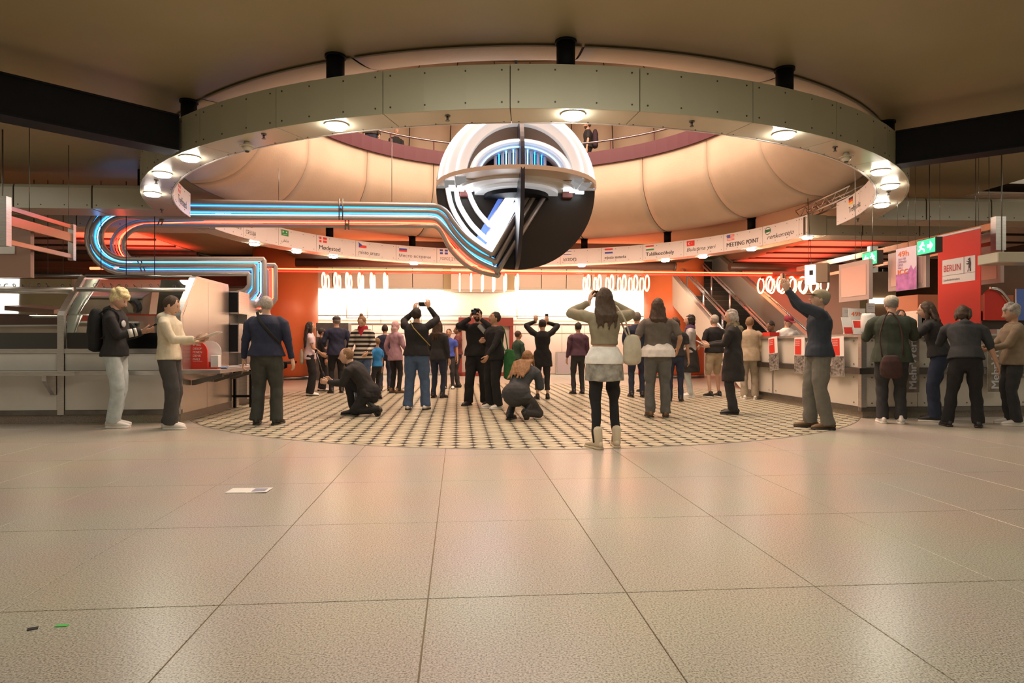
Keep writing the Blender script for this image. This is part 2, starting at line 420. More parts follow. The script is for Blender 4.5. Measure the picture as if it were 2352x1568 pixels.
# ---- ring
ZB, ZT = 3.34, 3.755
A_F0, A_F1, A_B0, A_B1 = math.radians(92.2), math.radians(260.1), math.radians(-88.7), math.radians(81.7)
ring = thing('overhead_ring', 'large cream panelled ring hung under the ceiling opening with greetings on its inner face', 'ring structure', (RC.x, RC.y, ZB))
rf = lambda a, r, h: rp(a, r, h)
FLG = {}
def cuts(a0, a1, off):
    st = .19635; k = math.ceil((a0 - off) / st + .12); out = [a0]
    while off + k * st < a1 - .02: out.append(off + k * st); k += 1
    return out + [a1]
ROUTM = mat('ring_panel_sage', (.45, .445, .335), .34, noise=.03, nscale=1.5)
SOFF = mat('ring_soffit_cream', (.66, .60, .47), .22, noise=.03, nscale=1.5)
screws = MB()
def screw(p, n): 
    M = frame(p, Vector((0, 0, 1)).cross(n)); screws.tube([p - n * .001, p + n * .004], .009, 6)
TEXTP = {}
for (a0, a1, off, nm) in ((A_F0, A_F1, .031, 'front'), (A_B0, A_B1, .003, 'back')):
    cs = cuts(a0, a1, off)
    core = MB(); core.arc(rf, 5.965, 6.35, ZB + .012, ZT - .01, a0 + .003, a1 - .003, 64); core.build('inner_frame', DARKBR, ring)
    for q in range(len(cs) - 1):
        s, e = cs[q] + .0007, cs[q + 1] - .0007; n = max(2, int((e - s) / .05))
        b = MB(); b.arc(rf, 6.352, 6.372, ZB - .004, ZT, s, e, n); b.build('outer_panel', ROUTM, ring)
        b = MB(); b.arc(rf, 5.97, 6.35, ZB, ZB + .011, s, e, n); b.build('soffit_panel', SOFF, ring)
        b = MB(); b.arc(rf, 5.94, 5.962, ZB - .004, ZT, s, e, n); ip = b.build('sign_panel', SIGNW, ring)
        TEXTP[(nm, round((cs[q] - off) / .19635))] = (ip, cs[q])
        for fa in (.06, .34, .66, .94):
            for z in (ZB + .055, ZT - .055):
                a = s + (e - s) * fa
                screw(rp(a, 6.372, z), Vector((math.sin(a), math.cos(a), 0))); screw(rp(a, 5.94, z), Vector((-math.sin(a), -math.cos(a), 0)))
            screw(rp(s + (e - s) * fa, 5.985, ZB), Vector((0, 0, -1)))
    for cc in (a0, a1):
        b = MB(); sg = 1 if cc == a0 else -1
        b.arc(rf, 5.945, 6.36, ZB, ZT, cc, cc + sg * .004, 1); b.build('end_panel', PANEL, ring)
screws.build('screws', SCREW, ring, kind='stuff')
# flags and words
Fc = dict(R=flat('red', (.78, .05, .04)), W=flat('white', (.85, .82, .80)), B=flat('blue', (.06, .08, .42)), G=flat('green', (.03, .30, .09)), K=flat('black', (.03, .03, .03)), Y=flat('gold', (.90, .62, .05)), E=flat('darkgreen', (.02, .16, .07)))
def bendf(a0): return lambda x, z: rp(a0 + x / 5.93, 5.936, z)
def flag(par, a0, x, z, w_, h_, kind):
    bf = bendf(a0); b = MB(); ks = list('RWBGKYE'); mats_ = [Fc[k] for k in ks]
    def R_(c, x0, z0, x1, z1, lay=0):
        f = lambda px, pz: rp(a0 + (x + px * w_) / 5.93, 5.937 - .001 * lay, z + pz * h_)
        b.quad(f(x0, z0), f(x1, z0), f(x1, z1), f(x0, z1), ks.index(c))
    def T_(c, pts, lay=1):
        f = lambda px, pz: rp(a0 + (x + px * w_) / 5.93, 5.937 - .001 * lay, z + pz * h_)
        b.add([f(*p) for p in pts], [list(range(len(pts)))], ks.index(c))
    if kind == 'bg': R_('W', 0, .66, 1, 1); R_('G', 0, .33, 1, .66); R_('R', 0, 0, 1, .33)
    elif kind == 'sa':
        R_('G', 0, 0, 1, 1); R_('W', .25, .22, .75, .27, 1); T_('W', [(.72, .17), (.8, .245), (.72, .32)])
        for i in range(7): R_('W', .18 + i * .095, .5 + .06 * (i % 2), .25 + i * .095, .84 - .05 * (i % 3), 1)
    elif kind == 'dk': R_('R', 0, 0, .3, .42); R_('R', .42, 0, 1, .42); R_('R', 0, .58, .3, 1); R_('R', .42, .58, 1, 1)
    elif kind == 'cz': R_('W', 0, .5, 1, 1); R_('R', 0, 0, 1, .5); T_('B', [(0, 0), (.46, .5), (0, 1)])
    elif kind == 'ru': R_('W', 0, .66, 1, 1); R_('B', 0, .33, 1, .66); R_('R', 0, 0, 1, .33)
    elif kind == 'gr': R_('B', 0, 0, .42, .4); R_('B', .58, 0, 1, .4); R_('B', 0, .6, .42, 1); R_('B', .58, .6, 1, 1)
    elif kind == 'il':
        R_('W', 0, 0, 1, 1); R_('B', 0, .1, 1, .22, 1); R_('B', 0, .78, 1, .9, 1)
        for s in (1, -1):
            for i in range(3):
                t0, t1 = math.radians(90 * s + 120 * i), math.radians(90 * s + 120 * i + 120)
                P = lambda t, r: (.5 + r * .75 * math.cos(t), .5 + r * math.sin(t))
                T_('B', [P(t0, .22), P(t1, .22), P(t1, .16), P(t0, .16)])
    elif kind == 'hr':
        R_('R', 0, .66, 1, 1); R_('W', 0, .33, 1, .66); R_('B', 0, 0, 1, .33)
        for i in range(3):
            for j in range(4): R_('R' if (i + j) % 2 == 0 else 'W', .38 + i * .08, .3 + j * .12, .46 + i * .08, .42 + j * .12, 1)
    elif kind == 'hu': R_('R', 0, .68, 1, 1); R_('W', 0, .3, 1, .68); R_('G', 0, 0, 1, .3)
    elif kind == 'tr':
        R_('R', 0, 0, 1, 1)
        T_('W', [(.36 + .17 * math.cos(math.radians(t)), .5 + .26 * math.sin(math.radians(t))) for t in range(40, 321, 20)] + [(.40 + .13 * math.cos(math.radians(t)), .5 + .2 * math.sin(math.radians(t))) for t in range(310, 49, -20)])
        T_('W', [(.62 + (.1 if i % 2 == 0 else .04) * math.cos(math.radians(180 + 36 * i)), .5 + (.15 if i % 2 == 0 else .06) * math.sin(math.radians(180 + 36 * i))) for i in range(10)])
    elif kind == 'us':
        for i in range(9): R_('R' if i % 2 == 0 else 'W', 0, i / 9, 1, (i + 1) / 9)
        R_('B', 0, .45, .5, 1, 1)
        for i in range(4):
            for j in range(3): R_('W', .06 + i * .12, .53 + j * .16, .09 + i * .12, .57 + j * .16, 2)
    elif kind == 'no': R_('R', 0, 0, 1, 1); R_('W', .28, 0, .44, 1, 1); R_('W', 0, .42, 1, .58, 1)
    elif kind == 'de': R_('K', 0, .66, 1, 1); R_('R', 0, .33, 1, .66); R_('Y', 0, 0, 1, .33)
    elif kind == 'eo':
        f = lambda t, r, s=.5: (.5 + r * math.cos(t), .5 + r * math.sin(t))
        T_('E', [f(math.radians(t), .5) for t in range(0, 360, 15)]); T_('W', [(.5 + .40 * math.cos(math.radians(t)), .60 + .30 * math.sin(math.radians(t))) for t in range(8, 173, 15)], 2)
        T_('W', [(.5 + .40 * math.cos(math.radians(t)), .40 - .30 * math.sin(math.radians(t))) for t in range(8, 173, 15)], 2)
        R_('E', .16, .62, .84, .68, 3); R_('E', .16, .34, .84, .39, 3)
    b.build('flag', mats_, par, fixn=False)
SER = INK
WORDS = [(-8, 'Ponto de encontro', None, .85, .075, 0, .02, .12, .15), (-7, 'СРЕЩА', 'bg', .34, .10, 0, 0, .09, .08), (-6, '\ufef0\ufed8\ufe98\ufee0\ufee3', 'sa', .23, .085, 0, 0, .09, .09),
         (-5, 'Mødested', 'dk', .62, .105, 0, .02, .09, .075), (-4, 'místo srazu', 'cz', .60, .09, 0, 0, .09, .085), (-3, 'Место встречи', 'ru', .90, .10, 0, 0, .09, .085),
         (-2, 'ΧΩΡΟΣ ΣΥΝΑΝΤΗΣΗΣ', 'gr', .92, .085, 0, 0, .09, .085), (1, 'שגפמ', 'il', .36, .085, 0, 0, .09, .085), (2, 'mjesto sastanka', 'hr', .60, .10, 0, .02, .09, .075),
         (3, 'Találkozóhely', 'hu', .80, .12, 0, .025, .09, .075), (4, 'Buluşma yeri', 'tr', .84, .12, .25, 0, .09, .085), (5, 'MEETING POINT', 'us', .95, .10, 0, .045, .09, .09), (6, 'renkontejo', 'eo', .86, .13, .35, 0, .14, .07)]
for k, s, fg, wd, ht, sh, bo, x0, z0 in WORDS:
    if ('back', k) not in TEXTP: continue
    ip, a0 = TEXTP[('back', k)]; bf = bendf(a0)
    text(s, ip, None, width=wd, height=ht, mats=INK, bend=(lambda bf, x0, z0: lambda x, z: bf(x0 + x, ZB + z0 + z))(bf, x0, z0), shear=sh, bold=bo)
    if fg: flag(ip, a0, .09 if fg != 'eo' else .07, ZB + .245 if fg != 'eo' else ZB + .21, .225 if fg != 'eo' else .19, .135 if fg != 'eo' else .17, fg)
ip, a0 = TEXTP[('front', 2)] if ('front', 2) in TEXTP else list(TEXTP.values())[1]
for (key, ang, s, fg) in (('f', math.radians(97.3), 'Treffpunkt', 'de'), ('g', math.radians(251.5), 'Treffsted', 'no')):
    par = min((p for kk, p in TEXTP.items() if kk[0] == 'front'), key=lambda p: abs(p[1] - ang + .03))[0]
    bf = bendf(ang); text(s, par, None, width=.62, height=.13, mats=INK, bend=(lambda bf: lambda x, z: bf(.02 + x, ZB + .09 + z))(bf), bold=.004)
    flag(par, ang, .02, ZB + .26, .2, .125, fg)

# ---- straight ducts that join the ring
def rb(u, v, z=0): return RC + fr(u, v, z, TB)
def duct(lbl, u0, u1, v0, v1, flip, zoff=.003, ends=(0, 0)):
    t = thing('ceiling_duct', lbl, 'duct', tuple(rb((u0 + u1) / 2, (v0 + v1) / 2, ZB)))
    sec = [(v0, ZB + zoff), (v1, ZB + zoff), (v1, ZT - .07), (v1 - .02, ZT - .02), (v1 - .07, ZT), (v0 + .07, ZT), (v0 + .02, ZT - .02), (v0, ZT - .07)]
    n = max(1, round((u1 - u0) / 1.25)); st = (u1 - u0) / n
    ins = [(v0 + .02, ZB + .02), (v1 - .02, ZB + .02), (v1 - .02, ZT - .03), (v0 + .02, ZT - .03)]
    b = MB(); vs = [tuple(rb(u, v, z)) for u in (u0 + .01, u1 - .01) for v, z in ins]
    b.add(vs, [(0, 1, 2, 3), (4, 7, 6, 5), (0, 4, 5, 1), (1, 5, 6, 2), (2, 6, 7, 3), (3, 7, 4, 0)]); b.build('inner_frame', DARKBR, t)
    for i in range(n):
        a, c = u0 + i * st + .014, u0 + (i + 1) * st - .014; b = MB(); k = len(sec)
        b.add([tuple(rb(u, v, z)) for u in (a, c) for v, z in sec], [list(range(k))[::-1], list(range(k, 2 * k))] + [[q, (q + 1) % k, k + (q + 1) % k, k + q] for q in range(k)])
        b.build('duct_panel', PANEL, t)
    sc_ = MB()
    for i in range(n):
        for f_ in (.06, .35, .65, .94):
            p = rb(u0 + (i + f_) * st, v0 - .001, ZB + .06); sc_.tube([p, p - fr(0, .004, 0, TB)], .011, 6)
    sc_.build('screws', SCREW, t, kind='stuff')
    return t
duct('cream panelled duct running left from the ring, the nearer of the two on that side', -12.2, -6.0, -1.24, -.63, 0)
duct('cream panelled duct running right from the ring, the nearer of the two on that side', 6.0, 12.2, -1.24, -.63, 0)
duct('cream panelled duct running left behind the blue neon bend, the farther of the two', -12.2, -6.0, .50, 1.12, 0)
duct('cream panelled duct running right above the exit signs, the farther of the two', 5.9, 9.6, .50, 1.12, 0)
b = MB(); b.box((-.62, 0, 0), (.0, .62, .40)); b.build
def steel_beam(lbl, p, q, wd, side):
    p, q = Vector(p), Vector(q); d = (q - p).normalized(); L = (q - p).length; n = Vector((-d.y, d.x, 0)) * side
    t = thing('steel_beam', lbl, 'steel beam', ((p.x + q.x) / 2, (p.y + q.y) / 2, ZB))
    def bx(b, s0, s1, z0, z1):
        vs = [tuple(p + d * l + n * s + Vector((0, 0, z))) for l in (-.05, L) for s, z in ((s0, z0), (s1, z0), (s1, z1), (s0, z1))]
        b.add(vs, [(0, 1, 2, 3), (4, 7, 6, 5), (0, 4, 5, 1), (1, 5, 6, 2), (2, 6, 7, 3), (3, 7, 4, 0)])
    b = MB(); bx(b, .02, wd - .02, ZB + .02, ZT); b.build('web', BLACK, t)
    b = MB(); bx(b, 0, wd, ZB - .0, ZB + .022); bx(b, 0, wd, ZT - .02, ZT + .002); b.build('flange', BLACK, t)
    return t
steel_beam('wide black steel beam running from the upper left corner to the ring', (-3.88, 7.55, 0), (-7.1, 4.13, 0), .30, -1)
steel_beam('wide black steel beam running from the upper right to the ring', (4.82, 8.13, 0), (9.2, 4.95, 0), .28, 1)
b = MB()
# black posts from ring to ceiling
PF = [(434, 'f'), (770, 'f'), (1300, 'f'), (1802, 'f'), (2037, 'f')]; PBk = [(757, 'b'), (947, 'b'), (1342, 'b'), (1533, 'b'), (1726, 'b')]
for lst, back in ((PF, False), (PBk, True)):
    for i, (px, _) in enumerate(lst):
        a = az(px, 6.16, back); p = rp(a, 6.16)
        t = thing('support_post', 'black post on top of the ring, %s on the %s' % (ordl(i, 5), 'far side' if back else 'near side'), 'post', (p.x, p.y, ZT), group='posts of the ring')
        b = MB(); b.cyl(p, .092, ZT + .002, 4.068, 24); b.build('shaft', BLACK, t)
        b = MB(); b.cyl(p, .108, 4.045, 4.069, 24); b.build('collar', BLACK, t)
for i, (px, py, s) in enumerate(((303, 405, 'near the left bend'), (425, 450, 'behind the end of the left sign panel'))):
    Y = 11.6 if i == 0 else 14.2; p = at(px, py, Y); p.z = 0
    if i == 0: p = rb(-6.55, -.93)
    b = MB(); b.cyl(p, .10, ZT - .005 if i == 0 else 3.745, 4.069, 20)
    tag(b.build('support_post', BLACK), 'round black post ' + s + ' of the ring', 'post')
# lamps under the ring
def ring_lamp(px, py, lbl, grp):
    p = gz(px, py, ZB - .025); r_ = (Vector((p.x, p.y, 0)) - RC); k = min(max(r_.length, 6.08), 6.24) / r_.length; p = RC + r_ * k
    t = thing('ceiling_lamp', lbl, 'ceiling lamp', (p.x, p.y, ZB - .045), group=grp)
    b = MB(); b.cyl(p, .118, ZB - .014, ZB, 28); b.build('lamp_rim', LAMPRIM, t)
    b = MB(); b.tube([(p.x, p.y, ZB - .045), (p.x, p.y, ZB - .036), (p.x, p.y, ZB - .014)], [.088, .102, .106], 28); b.build('glass_diffuser', LAMP, t)
LF = [(350, 447), (373, 402), (436, 365), (773, 291), (1316, 267), (1800, 312), (2023, 396), (2044, 429), (2025, 472)]
LBk = [(573, 562), (677, 579), (758, 591), (948, 607), (1337, 611), (1533, 600), (1618, 591), (1726, 573), (1850, 546)]
for i, (x, y) in enumerate(LF): ring_lamp(x, y, 'glowing round lamp under the near half of the ring, %s along it' % ordl(i, 9), 'round lamps under the ring')
for i, (x, y) in enumerate(LBk): ring_lamp(x, y, 'glowing round lamp under the far half of the ring, %s' % ordl(i, 9), 'round lamps under the ring')
for i, (px, py, w_) in enumerate(((546, 330, 'left'), (1962, 357, 'right'))):
    p = gz(px, py, ZB - .05); r_ = (Vector((p.x, p.y, 0)) - RC); p = RC + r_ * (6.16 / r_.length)
    t = thing('smoke_detector', 'cream cone shaped smoke detector under the %s side of the ring' % w_, 'smoke detector', (p.x, p.y, ZB - .1), group='smoke detectors')
    b = MB(); b.tube([(p.x, p.y, ZB), (p.x, p.y, ZB - .045)], [.03, .05], 16); b.tube([(p.x, p.y, ZB - .045), (p.x, p.y, ZB - .055)], .082, 20); b.tube([(p.x, p.y, ZB - .055), (p.x, p.y, ZB - .10)], [.06, .035], 16); b.build('housing', SOFF, t)
    b = MB(); b.tube([(p.x, p.y, ZB - .1), (p.x, p.y, ZB - .112)], .022, 12); b.build('sensor_grille', SCREW, t)
SPR = [(606, 314), (1028, 272), (1589, 285), (1918, 343), (359, 418), (2041, 444), (1970, 506), (372, 485)]
for i, (px, py) in enumerate(SPR):
    p = gz(px, py, ZB - .03)
    r_ = (Vector((p.x, p.y, 0)) - RC)
    if r_.length > 6.3 or r_.length < 6.02: p = RC + r_ * (6.16 / r_.length)
    p.z = 0; t = thing('sprinkler_head', 'small sprinkler head under the ring, %s of eight' % ordl(i, 8), 'sprinkler', (p.x, p.y, ZB - .05), group='sprinklers under the ring')
    b = MB(); b.tube([(p.x, p.y, ZB), (p.x, p.y, ZB - .012)], .028, 12); b.tube([(p.x, p.y, ZB - .012), (p.x, p.y, ZB - .05)], .012, 8); b.tube([(p.x, p.y, ZB - .05), (p.x, p.y, ZB - .054)], .022, 10); b.build('nozzle', STEELD, t)

tr = thing('lighting_truss', 'short metal lattice truss behind the right end of the ring', 'truss', (6.27, 13, 3.78))
TQ = [(x, z) for x in (6.15, 6.38) for z in (3.80, 3.98)]
for x, z in TQ:
    b = MB(); b.tube([(x, 11.9, z), (x, 14.2, z)], .018, 6); b.build('chord', STEEL, tr)
for x in (6.15, 6.38):
    b = MB()
    for k in range(10):
        y = 11.95 + k * .225; b.tube([(x, y, 3.80 if k % 2 else 3.98), (x, y + .225, 3.98 if k % 2 else 3.80)], .010, 5)
    b.build('lattice', STEEL, tr, kind='stuff')
# ---- far part of the hall: lowered slat ceiling, side slat ceilings
SLAT = mat('ceiling_slat', (.62, .58, .52), .5)
def slat_field(nm, u0, u1, v0, v1, z, pitch=.115, bars=1.3):
    b = MB(); n = int((v1 - v0) / pitch)
    for i in range(n):
        v = v0 + i * pitch
        vs = [tuple(fr(u, vv, zz)) for u in (u0, u1) for vv, zz in ((v, z), (v + pitch * .62, z), (v + pitch * .62, z + .03), (v, z + .03))]
        b.add(vs, [(0, 1, 2, 3), (4, 7, 6, 5), (0, 4, 5, 1), (1, 5, 6, 2), (2, 6, 7, 3), (3, 7, 4, 0)])
    b.quad(fr(u0, v0, z + .2), fr(u1, v0, z + .2), fr(u1, v1, z + .2), fr(u0, v1, z + .2), 1)
    o = b.build(nm, [SLAT, DARKBR], kind='structure')
    k = 0; v = v0 + .5
    while v < v1:
        q = MB(); vs = [tuple(fr(u, vv, zz)) for u in (u0, u1) for vv, zz in ((v, z - .05), (v + .10, z - .05), (v + .10, z + .0), (v, z + .0))]
        q.add(vs, [(0, 1, 2, 3), (4, 7, 6, 5), (0, 4, 5, 1), (1, 5, 6, 2), (2, 6, 7, 3), (3, 7, 4, 0)]); q.build('cross_bar', DARKBR, o); v += bars
    return o
slat_field('ceiling_left', -17, -8.6, 12.4, 25, 4.10)
slat_field('ceiling_right', 10.0, 17, 12.2, 25, 4.10)
so = slat_field('ceiling_back', -3.4, 5.8, 19.6, 23.2, 3.76)
b = MB()
def fbox(b, u0, u1, v0, v1, z0, z1, mi=0, t=TH):
    vs = [tuple(fr(u, v, z, t)) for z in (z0, z1) for v in (v0, v1) for u in (u0, u1)]
    b.add(vs, [(0, 2, 3, 1), (4, 5, 7, 6), (0, 1, 5, 4), (2, 6, 7, 3), (0, 4, 6, 2), (1, 3, 7, 5)], mi); return b
fbox(b, -4.9, -3.4, 19.1, 23.2, 3.72, 4.06); fbox(b, 5.8, 7.2, 19.1, 23.2, 3.72, 4.06); fbox(b, -3.4, 5.8, 19.1, 19.6, 3.72, 4.06)
b.build('trim_1', DARKBR, kind='structure')
for i, (u0, u1) in enumerate(((-4.7, 6.6), (8.3, 11.2))):
    t = thing('pipe_duct', 'long dark round duct above the red neon line, %s' % ('spanning between the orange columns' if i == 0 else 'short piece near the glowing cube'), 'duct', tuple(fr((u0 + u1) / 2, 19.5, 3.36)))
    b = MB(); b.tube([fr(u0, 19.5, 3.47), fr(u1, 19.5, 3.47)], .125, 16); b.build('duct_body', mat('duct_brown', (.10, .055, .04), .35), t)
    b = MB(); b.tube([fr(u1 - .06, 19.5, 3.47), fr(u1, 19.5, 3.47)], .14, 16); b.build('end_cap', DARKBR, t)
# ---- back wall
VW = 23.4
WALLW = mat('back_wall_white', (.74, .70, .62), .5); WALLP = mat('back_wall_pink', (.62, .50, .45), .35)
b = MB(); fbox(b, -15, 15, VW, VW + .1, 0, 4.6); wb = b.build('wall_back', WALLW, kind='structure')
def wpx(px, v=VW): 
    p = onv(px, 700, v); return p.x * math.cos(TH) + p.y * math.sin(TH)
zpx = lambda py, px=1100, v=VW: onv(px, py, v).z
for i in range(18):     # lower cladding panels, two courses
    u0 = -7.2 + i * .84
    for z0, z1 in ((.06, 1.46), (1.49, 1.80)):
        b = MB(); fbox(b, u0 + .006, u0 + .834, VW - .04, VW - .002, z0, z1); b.build('wall_panel', WALLP, wb)
b = MB(); fbox(b, -7.2, 8, VW - .06, VW - .045, 1.80, 1.83); b.build('wall_trim', STEELD, wb)
rl = thing('wall_rail', 'thin dark rail with short stays along the bright back wall', 'rail', tuple(fr(0, VW - .1, 1.95)))
b = MB(); b.tube([fr(-7.2, VW - .12, 2.10), fr(8, VW - .12, 2.10)], .016, 6); b.build('bar', STEELD, rl)
for k in range(11):
    b = MB(); b.tube([fr(-6.9 + k * 1.4, VW - .12, 1.83), fr(-6.9 + k * 1.4, VW - .12, 2.10)], .010, 6); b.build('stay', STEELD, rl)
# soffit with rounded panels over the bright strip
b = MB(); fbox(b, -9, 9.5, VW - 1.0, VW - .25, 3.02, 4.0); sf = b.build('trim_2', DARKBR, kind='structure')
SOFB = mat('soffit_beige', (.80, .71, .63), .4)
sx = [wpx(x, VW - 1.0) for x in (640, 702, 765, 828, 888, 948, 1018)] ; sx2 = [wpx(x, VW - 1.0) for x in (1188, 1243, 1300, 1357, 1414, 1470, 1530, 1590)]
for L_ in (sx, sx2):
    for i in range(len(L_) - 1):
        a, c = L_[i] + .012, L_[i + 1] - .012; pr = [(VW - 1.0, 2.99), (VW - 1.04, 3.06), (VW - 1.10, 3.3), (VW - 1.12, 3.6), (VW - 1.12, 4.0), (VW - 1.0, 4.0)]; k = len(pr)
        b = MB(); b.add([tuple(fr(u, v, z)) for u in (a, c) for v, z in pr], [list(range(k))[::-1], list(range(k, 2 * k))] + [[q, (q + 1) % k, k + (q + 1) % k, k + q] for q in range(k)])
        b.build('soffit_panel', SOFB, sf)
b = MB(); fbox(b, wpx(1036, VW - 1.6), wpx(1160, VW - 1.6), VW - 1.6, VW - .3, 2.92, 4.0); b.build('bulkhead', SOFB, sf)
b = MB(); fbox(b, wpx(1018, VW - 1.0), wpx(1190, VW - 1.0), VW - 1.1, VW - .3, 2.96, 4.0); b.build('bulkhead', mat('bulkhead_yellow', (.62, .52, .30), .4), sf)
# poster frames on the bright wall
for i, (x0, x1, y0, y1) in enumerate(((795, 845, 677, 727), (1188, 1236, 678, 728))):
    t = thing('picture_frame', 'slim empty metal frame on the glowing back wall, %s one' % ('left' if i == 0 else 'right'), 'frame', tuple(onv((x0 + x1) / 2, y1, VW - .03)))
    u0, u1, z0, z1 = wpx(x0, VW - .03), wpx(x1, VW - .03), 2.03, zpx(y0)
    for a in ((u0, u0 + .03, z0, z1), (u1 - .03, u1, z0, z1), (u0, u1, z1 - .03, z1)):
        b = MB(); fbox(b, a[0], a[1], VW - .04, VW - .002, a[2], a[3]); b.build('frame_bar', STEEL, t)
    b = MB(); fbox(b, u0 + .03, u1 - .03, VW - .02, VW - .004, z0, z1 - .03); b.build('frame_sheet', WHITEP, t)
# columns
for i, (px, Y) in enumerate(((657, 20.9), (1547, 22.0))):
    c = at(px, 790, Y); c.z = 0; b = MB()
    t = thing('round_column', ('left' if i == 0 else 'right') + ' thick round column painted glossy orange under the red neon line', 'column', (c.x, c.y, 0), group='orange columns')
    b.cyl(c, .985, .10, 4.06, 56); b.build('shaft', ORANGE, t); b = MB(); b.cyl(c, 1.0, 0, .10, 56); b.build('plinth', STEELD, t)
# far side walls
b = MB(); fbox(b, -17, -16.9, 8, 25, 0, 4.7); b.build('wall_left', DARKBR, kind='structure')
b = MB(); fbox(b, 17, 17.1, 8, 25, 0, 4.7); b.build('wall_right', DARKBR, kind='structure')
HB = mat('hall_brown', (.19, .125, .075), .45, noise=.1, nscale=1)
b = MB(); fbox(b, -16.9, -8.4, 22.0, 22.1, 0, 4.4); hl = b.build('wall_far_left', HB, kind='structure')
for k in range(9):
    b = MB(); fbox(b, -16.9, -8.4, 21.9 - .02 * (k % 2), 21.99, 2.3 + k * .24, 2.3 + k * .24 + (.05, .12, .03)[k % 3]); b.build('wall_batten', (DARKBR, STEELD, HB)[k % 3], hl)
b = MB(); fbox(b, 9.9, 16.9, 25.0, 25.1, 0, 4.4); hr_ = b.build('wall_far_right', HB, kind='structure')
for k in range(9):
    b = MB(); fbox(b, 9.9, 16.9, 24.9 - .02 * (k % 2), 24.99, 2.3 + k * .24, 2.3 + k * .24 + (.05, .12, .03)[k % 3]); b.build('wall_batten', (DARKBR, STEELD, HB)[k % 3], hr_)

b = MB(); fbox(b, 9.9, 16.8, 24.7, 24.88, 0, 2.9); b.build('wall_panel', mat('cream_wall', (.72, .64, .42), .5), hr_)
# ================================================================ NEON SCULPTURE
S0 = Vector((0.08, 12.6, CH + (HZ - 436) / F * 12.6)); SR = 1.53
sx_, sn_ = fr(1, 0, 0, TB), fr(0, -1, 0, TB)            # along the disc, towards the viewer
def PL(px, py, d=.15):
    r = Vector(((px - CX) / F, 1, -(py - HZ) / F)); o = Vector((0, 0, CH)); p0 = S0 + sn_ * d
    t = (p0 - o).dot(sn_) / r.dot(sn_); return o + r * t
SM = Matrix((( sx_.x, -sn_.x, 0, S0.x), (sx_.y, -sn_.y, 0, S0.y), (0, 0, 1, S0.z), (0, 0, 0, 1)))   # local x right, y back, z up
NBLUE = mat('neon_blue', (.1, .5, 1), .4, emis=(.035, .33, 1.0), es=2.2)
NBLUW = mat('neon_blue_white', (.5, .8, 1), .4, emis=(.22, .55, 1.0), es=2.6)
NRED = mat('neon_red', (1, .15, .1), .4, emis=(1.0, .03, .015), es=3.2)
NREDW = mat('neon_red_hot', (1, .5, .3), .4, emis=(1.0, .10, .04), es=5.5)
NWHT = mat('neon_white', (1, 1, 1), .4, emis=(.92, .96, 1.0), es=3.5)
NWHS = mat('neon_white_soft', (1, 1, 1), .4, emis=(.92, .96, 1.0), es=1.6)
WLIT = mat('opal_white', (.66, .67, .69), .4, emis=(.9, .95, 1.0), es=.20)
WPL = mat('white_enamel', (.80, .80, .80), .35)
GTUBE = mat('grey_tube', (.50, .47, .45), .30, metal=.35)
DISC = mat('black_enamel', (.022, .019, .017), .42)
NAVY = mat('navy_fin', (.02, .022, .045), .35)
BEIGE = mat('taupe_face', (.20, .155, .13), .6)
sc_t = thing('neon_sculpture', 'large round black and white neon sculpture hanging in the ring, with pipes bending left', 'neon sculpture', tuple(S0))
b = MB(); b.tube([SM @ Vector((0, .09, 0)), SM @ Vector((0, 0, 0))], SR, 96); b.build('back_disc', DISC, sc_t)
def half(b, r0, r1, y0, y1, a0=0, a1=180, n=48, cz=0., mi=0):
    b.arc(lambda a, r, h: SM @ Vector((r * math.cos(a), h, cz + r * math.sin(a))), r0, r1, y0, y1, math.radians(a0), math.radians(a1), n, mi)
def halfe(b, r0, r1, y0, y1, zs=1., a0=0, a1=180, n=48):
    b.arc(lambda a, r, h: SM @ Vector((r * math.cos(a), h, zs * r * math.sin(a))), r0, r1, y0, y1, math.radians(a0), math.radians(a1), n, 0)
for (r0, r1, y0, y1) in ((1.365, 1.505, -.21, -.05), (1.165, 1.36, -.66, -.05), (.955, 1.16, -.96, -.05)):
    b = MB(); halfe(b, r0, r1, y0, y1); b.build('white_arch', WLIT, sc_t)
    b = MB(); b.tube([SM @ Vector(((r1 - .03) * math.cos(t), y0 - .015, (r1 - .03) * math.sin(t))) for t in [math.pi * i / 48 for i in range(49)]], .014, 6); b.build('neon_tube', NWHS, sc_t)
b = MB(); halfe(b, .02,   .953, -.80, -.75, n=32); b.build('face_plate', BEIGE, sc_t)
EZ = .68
for (r0, r1, y0, y1, m) in ((.80, .90, -1.20, -.801, WLIT), (.71, .795, -1.10, -.801, WPL)):
    b = MB(); halfe(b, r0, r1, y0, y1, EZ, 2, 178); b.build('inner_arch', m, sc_t)
b = MB(); b.tube([SM @ Vector((.85 * math.cos(t), -1.215, EZ * .85 * math.sin(t))) for t in [math.pi * i / 48 for i in range(1, 48)]], .014, 6); b.build('neon_tube', NWHS, sc_t)
b = MB(); b.tube([SM @ Vector((.73 * math.cos(t), -1.115, EZ * .73 * math.sin(t))) for t in [math.pi * i / 48 for i in range(1, 48)]], .010, 6); b.build('neon_tube', NBLUW, sc_t)
b = MB(); halfe(b, .02, .705, -.83, -.801, EZ, n=32); b.build('arch_backing', BLACK, sc_t)
for i in range(15):        # fluted bundle of upright tubes
    x = -.44 + i * .063; h = EZ * math.sqrt(max(.04, .71 ** 2 - x * x)); neon = i % 2 == 1
    b = MB(); y = -.94 - .09 * math.cos(x / .44 * 1.4)
    b.tube([SM @ Vector((x, y, .076)), SM @ Vector((x, y, h - .01))], .014 if neon else .029, 8)
    b.build('upright_tube', (NBLUW if i in (5, 7, 9, 3) else NBLUE) if neon else WPL, sc_t)
